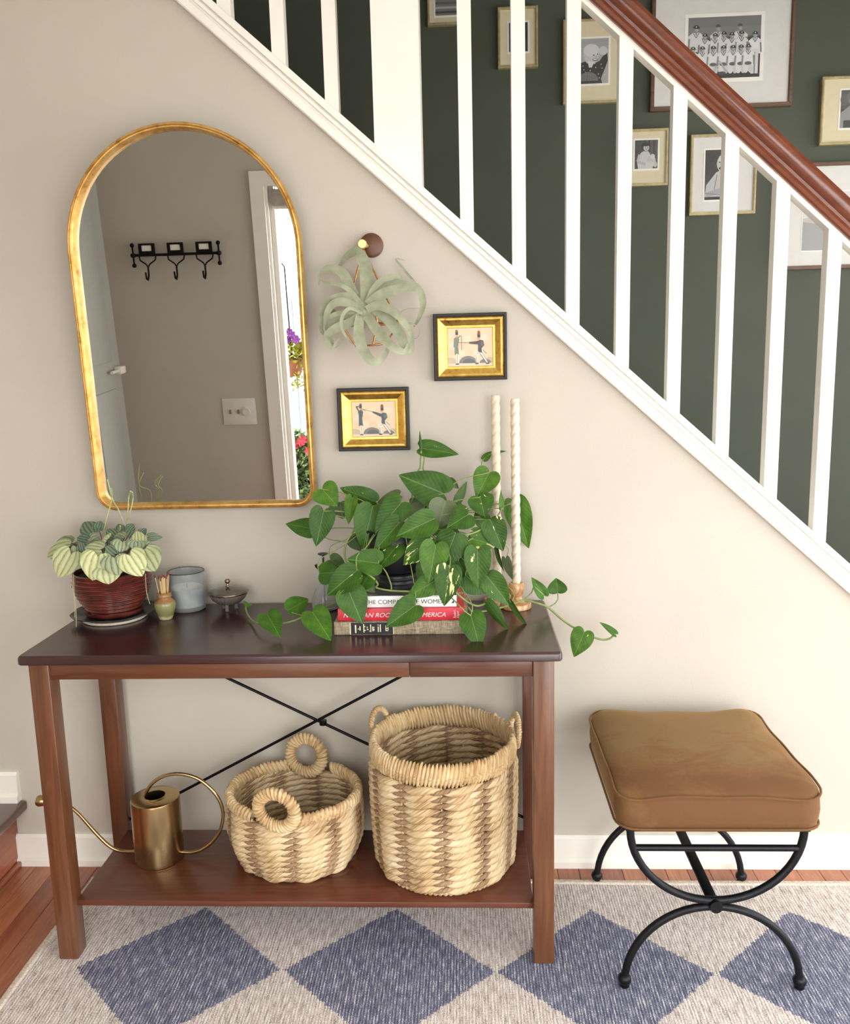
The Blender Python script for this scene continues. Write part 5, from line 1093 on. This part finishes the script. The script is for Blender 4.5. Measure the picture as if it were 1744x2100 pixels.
def basket(o, c, Rf, zlist, n, row_r, rot, sx=1.0, sy=1.0, m_=None, rim=None, base=True):
    """twined basket: every row is a fat pale strand and a thin brown strand crossing around the stakes"""
    cr, sr = math.cos(rot), math.sin(rot)
    def P(a, r, z):
        x, y = r*math.cos(a)*sx, r*math.sin(a)*sy
        return Vector((c[0]+x*cr-y*sr, c[1]+x*sr+y*cr, c[2]+z))
    m_ = m_ or n*12; rn_ = random.Random(int(c[0]*1000)+5)
    for k_, z in enumerate(zlist):
        R_ = Rf(z); ph = rn_.uniform(-0.06, 0.06)+(k_ % 2)*0.0; zz = rn_.uniform(-0.001, 0.001)
        A, B = [], []; f_r = []
        for i in range(m_):
            a = 2*PI*i/m_; w_ = math.cos(n*(a)+ph)           # +1 between stakes, -1 at stakes
            A.append(P(a, R_+0.0035*w_, z+zz+0.0035*math.sin(n*a+ph)))
            B.append(P(a, R_-0.0035*w_-0.001, z+zz-0.0030*math.sin(n*a+ph)))
            f_r.append(w_)
        tw = rn_.uniform(0, 6)
        def lobA(i, a, f_r=f_r, tw=tw): return (0.72+0.28*(0.5+0.5*f_r[i % m_])**0.7)*(0.90+0.16*abs(math.cos(1.5*(a-i*n*2.2*PI/m_+tw))))
        def lobB(i, a, f_r=f_r, tw=tw): return (1.0-0.16*(0.5+0.5*f_r[i % m_]))*(0.85+0.20*abs(math.cos(1.0*(a-i*n*5.5*PI/m_+tw))))
        ta = MB().tube(A, row_r*1.12, 9, closed=True, up=(0, 0, 1), lobes=lobA, flat=0.85); ta.uv = [(i/m_*n, q/9, k_*3.7+tw) for i in range(m_) for q in range(9)]
        tb_ = MB().tube(B, row_r*0.66, 8, closed=True, up=(0, 0, 1), lobes=lobB, flat=0.95); tb_.uv = [(i/m_*n, q/8, k_*3.7+tw) for i in range(m_) for q in range(8)]
        build('pale_strand', ta, m_straw, o, 70, fix=False)
        build('jute_strand', tb_, m_jute, o, 70, fix=False)
    for j in range(n*2):
        a = PI*(2*j+1)/(2*n)*1.0+PI/n*0.5
        pts = [P(a, Rf(z)-0.001, z) for z in ([zlist[0]-row_r*0.6]+list(zlist)+[zlist[-1]+row_r*1.4])]
        build('stake', MB().tube(pts, 0.0026, 6), m_straw, o, 60)
    return P
def wraps(mb, centre_frames, n_sec=10):
    """one lumpy wrapped coil: rings of strand around a core given by frames (pos, A half, B half)"""
    m_ = len(centre_frames); vs = []
    for pos, A, B, s_ in centre_frames:
        for k_ in range(n_sec):
            a = 2*PI*k_/n_sec; vs.append(pos+A*(math.cos(a)*s_)+B*(math.sin(a)*s_))
    fs = [(i*n_sec+k_, i*n_sec+(k_+1) % n_sec, ((i+1) % m_)*n_sec+(k_+1) % n_sec, ((i+1) % m_)*n_sec+k_) for i in range(m_) for k_ in range(n_sec)]
    mb.add(vs, fs); mb.uv = [(i/4, k_/n_sec, 0.0) for i in range(m_) for k_ in range(n_sec)]; return mb
def wrapped_rim(name, o, Pf, Rr, z, half_h, half_w, nw, mat, slant=0.0, sub=4, a0=0.0, a1=2*PI):
    fr = []; n_ = nw*sub; rn_ = random.Random(4); closed = a1-a0 > 6.2
    amp = [rn_.uniform(0.9, 1.08) for _ in range(nw+1)]
    for i in range(n_+(0 if closed else 1)):
        a = a0+(a1-a0)*i/n_; w_ = i % sub; pos = Pf(a, Rr, z); up_ = Vector((0, 0, half_h)); out = (Pf(a, Rr+half_w, z)-pos)
        s_ = (0.70, 0.97, 1.06, 0.97)[w_ % 4]*amp[i//sub]
        tang = (Pf(a+0.01, Rr, z)-pos).normalized()
        fr.append((pos, out, up_+tang*slant, s_))
    mb = wraps(MB(), fr, 10)
    if not closed: mb.f = mb.f[:-10]; mb.c = mb.c[:-10]
    return build(name, mb, mat, o, 75, fix=False)
def wrapped_ring(name, o, c, U, V, N, R_, r_, nw, mat, a0=0, a1=2*PI, sub=4, flat=1.0):
    m_ = nw*sub; fr = []; rn_ = random.Random(8); closed = a1-a0 > 6.2
    amp = [rn_.uniform(0.92, 1.07) for _ in range(nw+1)]
    for i in range(m_+(0 if closed else 1)):
        a = a0+(a1-a0)*i/m_; d_ = U*math.cos(a)+V*math.sin(a)
        s_ = (0.74, 0.98, 1.05, 0.98)[i % sub]*amp[i//sub]
        tn = (-U*math.sin(a)+V*math.cos(a))
        fr.append((c+d_*R_, (d_+tn*0.25)*r_, N*r_*flat, s_))
    mb = MB()
    if closed: wraps(mb, fr, 10)
    else:
        wraps(mb, fr, 10); mb.f = mb.f[:-10]; mb.c = mb.c[:-10]
    return build(name, mb, mat, o, 75, fix=False)
# tall round basket
tc_ = Vector((0.1765, -0.203, SZ))
tbk = thing('tall_basket', 'tall round woven straw basket with small loop handles on the shelf', 'basket', tc_)
Rt = lambda z: 0.163+0.010*min(1, z/0.30)+0.004*math.sin(PI*min(1, z/0.3))
zl = [0.020+0.0178*i for i in range(15)]
Pt = basket(tbk, tc_, Rt, zl, 11, 0.0094, math.radians(90))
wrapped_rim('rim_wrap', tbk, Pt, 0.171, 0.306, 0.030, 0.0105, 120, m_wrap, 0.006)
wrapped_rim('base_wrap', tbk, Pt, 0.158, 0.010, 0.0098, 0.0085, 84, m_wrap, 0.002)
build('basket_floor', MB().lathe([(0, 0.004), (0.152, 0.004), (0.152, 0.014), (0, 0.014)], tc_, 40), m_jute, tbk, 40)
for px_, py_, a_ in ((772, 1480, 2.7), (1045, 1500, 0.18)):
    ca = Vector((math.cos(a_), math.sin(a_), 0)); tg = Vector((-math.sin(a_), math.cos(a_), 0)); hc = tc_+ca*0.181+Vector((0, 0, 0.318))
    wrapped_ring('loop_handle', tbk, hc, tg, (Vector((0, 0, 1))+ca*0.12).normalized()*1.12, ca, 0.040, 0.0072, 30, m_wrap, -0.45, PI+0.45)
# small low basket with two ring handles
sc_ = Vector((-0.203, -0.187, SZ))
sbk = thing('low_basket', 'low rounded woven straw basket with two round ring handles on the shelf', 'basket', sc_)
def Rs(z): return 0.128+0.036*math.sin(min(1, (z+0.01)/0.105)*PI/2)-0.004*max(0, (z-0.11)/0.06)
zl2 = [0.011+0.0158*i for i in range(10)]
axr = math.radians(78)
Ps = basket(sbk, sc_, Rs, zl2, 10, 0.0090, axr, 0.90, 1.02)
for s_ in (0, PI): wrapped_rim('rim_wrap', sbk, Ps, 0.160, 0.172, 0.018, 0.0115, 36, m_wrap, 0.006, a0=s_+0.30, a1=s_+PI-0.30)
build('basket_floor', MB().lathe([(0, 0.003), (0.120, 0.003), (0.124, 0.012), (0, 0.012)], sc_, 40, sx=0.9, sy=1.0, rot=axr), m_jute, sbk, 40)
for px_, py_, yy, tl_ in ((628, 1549, -0.058, 0.10), (567, 1662, -0.352, -0.16)):
    hc = at(px_, py_, yy); U_ = Vector((math.sin(axr), -math.cos(axr), 0)); N_ = Vector((math.cos(axr), math.sin(axr), 0)); V_ = (Vector((0, 0, 1))+N_*tl_*(1 if yy > -0.2 else 1)).normalized()
    wrapped_ring('ring_handle', sbk, hc, U_, V_, U_.cross(V_), 0.0455, 0.0165, 34, m_wrap, flat=0.75)

# ------------------------------------------------------------------ brass watering can
wc = Vector((-0.5545, -0.207, SZ))
t = NT('brushed_brass'); n1 = t.noise(t.co('Object', (4, 4, 4)), 1, 2)
t.p(Base_Color=t.ramp(n1, [(0.3, (170, 146, 104)), (0.7, (184, 158, 114))]), Metallic=1.0, Roughness=t.math('MULTIPLY_ADD', n1, 0.06, 0.24))
t.p(Anisotropic=0.5); m_bb = t.m
can = thing('watering_can', 'brushed brass watering can with long thin spout and round loop handle', 'watering can', wc)
CH = 0.168
build('body', MB().lathe([(0, 0.0), (0.0565, 0.0), (0.059, 0.0015), (0.059, 0.004), (0.0605, 0.006), (0.0605, CH-0.006), (0.0595, CH-0.0015), (0.057, CH), (0.030, CH+0.0005), (0.0275, CH+0.003), (0.0255, CH+0.003), (0.0255, CH-0.02), (0.055, CH-0.022), (0.055, 0.01), (0, 0.01)], wc+Vector((0, 0, 0)), 56), m_bb, can, 35)
H_ = [(315, 1640), (305, 1628), (312, 1608), (335, 1592), (365, 1588), (400, 1596), (432, 1618), (452, 1645), (457, 1670), (450, 1705), (432, 1730), (410, 1743), (388, 1748), (372, 1747)]
H_ = [(296, 1640), (305, 1615), (325, 1597), (350, 1588), (378, 1588), (408, 1598), (435, 1620), (452, 1645), (458, 1672), (452, 1702), (436, 1726), (414, 1742), (392, 1748), (374, 1747)]
build('handle', MB().tube(catmull([at(x, y, wc.y) for x, y in H_], 5), 0.0044, 10), m_bb, can, 60)
S_ = [(278, 1746), (258, 1746), (240, 1743), (222, 1733), (200, 1712), (180, 1690), (160, 1668), (140, 1652), (118, 1645), (100, 1643)]
build('spout', MB().tube(catmull([at(x, y, wc.y) for x, y in S_], 5), lambda q: 0.0050-0.0012*q, 10), m_bb, can, 60)
n0 = at(104, 1643, wc.y); n1_ = at(77, 1642, wc.y)
build('spout_nozzle', MB().tube([n0, n0.lerp(n1_, 0.3), n0.lerp(n1_, 0.6), n0.lerp(n1_, 0.85), n1_], lambda q: (0.0055, 0.0105, 0.0135, 0.0145, 0.0125)[int(round(q*4))], 16), m_bb, can, 50)

# ------------------------------------------------------------------ stool
sx0, sx1, syf, syb = 0.5735, 0.9555, -0.478, -0.082; scx = (sx0+sx1)/2
stl = thing('velvet_stool', 'square stool with mustard brown velvet cushion on a black iron curule frame', 'stool', (scx, -0.28, 0.006))
SH = 0.385
for yy, zf in ((syf, 0.0062), (syb, 0.0062 if syb < RY1 else 0.0003)):
    top = []; bot = []
    for i in range(29):
        a = PI+PI*i/28; top.append((scx+0.186*math.cos(a)*(1-0.02), yy, SH+(SH-0.217)*math.sin(a)*1.0))
        a2 = PI-PI*i/28; bot.append((scx+0.189*math.cos(a2), yy, zf+0.012+(0.203-0.012-zf)*math.sin(a2)))
    build('upper_arc', MB().tube(top, 0.0085, 12), m_black, stl, 60)
    build('lower_arc', MB().tube(bot, 0.0085, 12), m_black, stl, 60)
    zb_ = 0.340; xh = 0.186*math.sqrt(max(0, 1-((SH-zb_)/(SH-0.217))**2))
    build('cross_bar', MB().tube([(scx-xh, yy, zb_), (scx+xh, yy, zb_)], 0.0072, 10), m_black, stl, 60)
    build('pivot_boss', MB().tube([(scx, yy-0.016, 0.210), (scx, yy+0.012, 0.210)], 0.0135, 20), m_black, stl, 40)
    for s_ in (-1, 1):
        bx = scx+s_*0.189
        build('ball_foot', MB().lathe([(0, 0.0), (0.008, 0.0005), (0.011, 0.004), (0.0095, 0.0085), (0.0125, 0.012), (0.0148, 0.018), (0.0142, 0.025), (0.0095, 0.031), (0, 0.033)], (bx, yy, zf), 20), m_black, stl, 60)
build('stretcher', MB().box((scx-0.012, syf, 0.2045), (scx+0.012, syb, 0.2115), 0.002), m_black, stl, 40)
sr_ = MB()
for yy in (syf, syb): sr_.box((sx0-0.002, yy-0.008, SH-0.004), (sx1+0.002, yy+0.008, SH+0.004), 0.002)
for xx in (sx0, sx1): sr_.box((xx-0.006, syf, SH-0.004), (xx+0.010 if xx == sx0 else xx+0.002, syb, SH+0.004), 0.002)
build('seat_frame', sr_, m_black, stl, 40)
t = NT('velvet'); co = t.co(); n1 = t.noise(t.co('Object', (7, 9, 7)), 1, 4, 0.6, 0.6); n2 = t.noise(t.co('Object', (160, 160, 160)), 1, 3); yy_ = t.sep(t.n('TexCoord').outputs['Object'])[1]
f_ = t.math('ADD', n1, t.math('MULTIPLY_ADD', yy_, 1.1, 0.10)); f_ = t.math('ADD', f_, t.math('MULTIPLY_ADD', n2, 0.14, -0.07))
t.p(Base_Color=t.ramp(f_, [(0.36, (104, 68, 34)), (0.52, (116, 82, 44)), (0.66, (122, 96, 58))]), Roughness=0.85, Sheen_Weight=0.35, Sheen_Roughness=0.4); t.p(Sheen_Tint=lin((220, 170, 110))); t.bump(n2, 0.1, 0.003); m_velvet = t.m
cu0, cu1, cv0, cv1 = 0.552, 0.980, -0.502, -0.058; CZ0, CZ1 = 0.3895, 0.469
mb = MB(); N_ = 44; prof_rings = []
def cush_ring(inset, z, r, wavea=0.0):
    P = []
    for x, y in rrect(cu0+inset, cu1-inset, cv0+inset, cv1-inset, r, 8):
        P.append((x, y, z))
    return P
def densify(P, n):     # resample a closed polyline evenly so sides can ripple
    Ls = [0]; m_ = len(P)
    for i in range(m_): Ls.append(Ls[-1]+(Vector(P[(i+1) % m_])-Vector(P[i])).length)
    out = []; j = 0
    for k_ in range(n):
        d_ = Ls[-1]*k_/n
        while Ls[j+1] < d_: j += 1
        q = (d_-Ls[j])/(Ls[j+1]-Ls[j]); out.append(Vector(P[j]).lerp(Vector(P[(j+1) % m_]), q))
    return out
NR = 120
def rip(k_): return 0.0035*math.sin(2*PI*k_/NR*5+0.6)+0.0025*math.sin(2*PI*k_/NR*9)
secs = [(0.012, CZ0, 0.035), (0.003, CZ0+0.006, 0.042), (0.0, CZ0+0.02, 0.045), (-0.002, (CZ0+CZ1)/2, 0.046), (0.0, CZ1-0.012, 0.045), (0.003, CZ1-0.001, 0.042), (0.010, CZ1+0.006, 0.04), (0.03, CZ1+0.013, 0.04), (0.07, CZ1+0.020, 0.05), (0.12, CZ1+0.024, 0.06), (0.17, CZ1+0.026, 0.04), (0.205, CZ1+0.0265, 0.006)]
vs = []
for si, (ins, z, r_) in enumerate(secs):
    for k_, p_ in enumerate(densify(cush_ring(ins, z, r_), NR)):
        vs.append((p_.x, p_.y, p_.z+(rip(k_)*(1 if 4 <= si <= 6 else 0.4 if si == 7 else 0))))
fs = [(i*NR+k_, i*NR+(k_+1) % NR, (i+1)*NR+(k_+1) % NR, (i+1)*NR+k_) for i in range(len(secs)-1) for k_ in range(NR)]
fs += [tuple(range(NR))[::-1], tuple((len(secs)-1)*NR+k_ for k_ in range(NR))]
cu = build('cushion', mb.add(vs, fs), m_velvet, stl, 60)
for zz, w_, nm in ((CZ1-0.002, 1, 'piping'), (CZ0+0.006, 0, 'piping')):
    P = [p_+Vector((0, 0, rip(k_) if w_ else 0)) for k_, p_ in enumerate(densify(cush_ring(-0.0015 if w_ else -0.0005, zz, 0.046), NR))]
    build(nm, MB().tube(P, 0.0028, 8, closed=True), m_velvet, cu, 60)
build('cushion_base', MB().box((sx0, -0.485, SH+0.001), (sx1+0.005, -0.075, CZ0+0.002), 0.002), m_black, stl, 40)
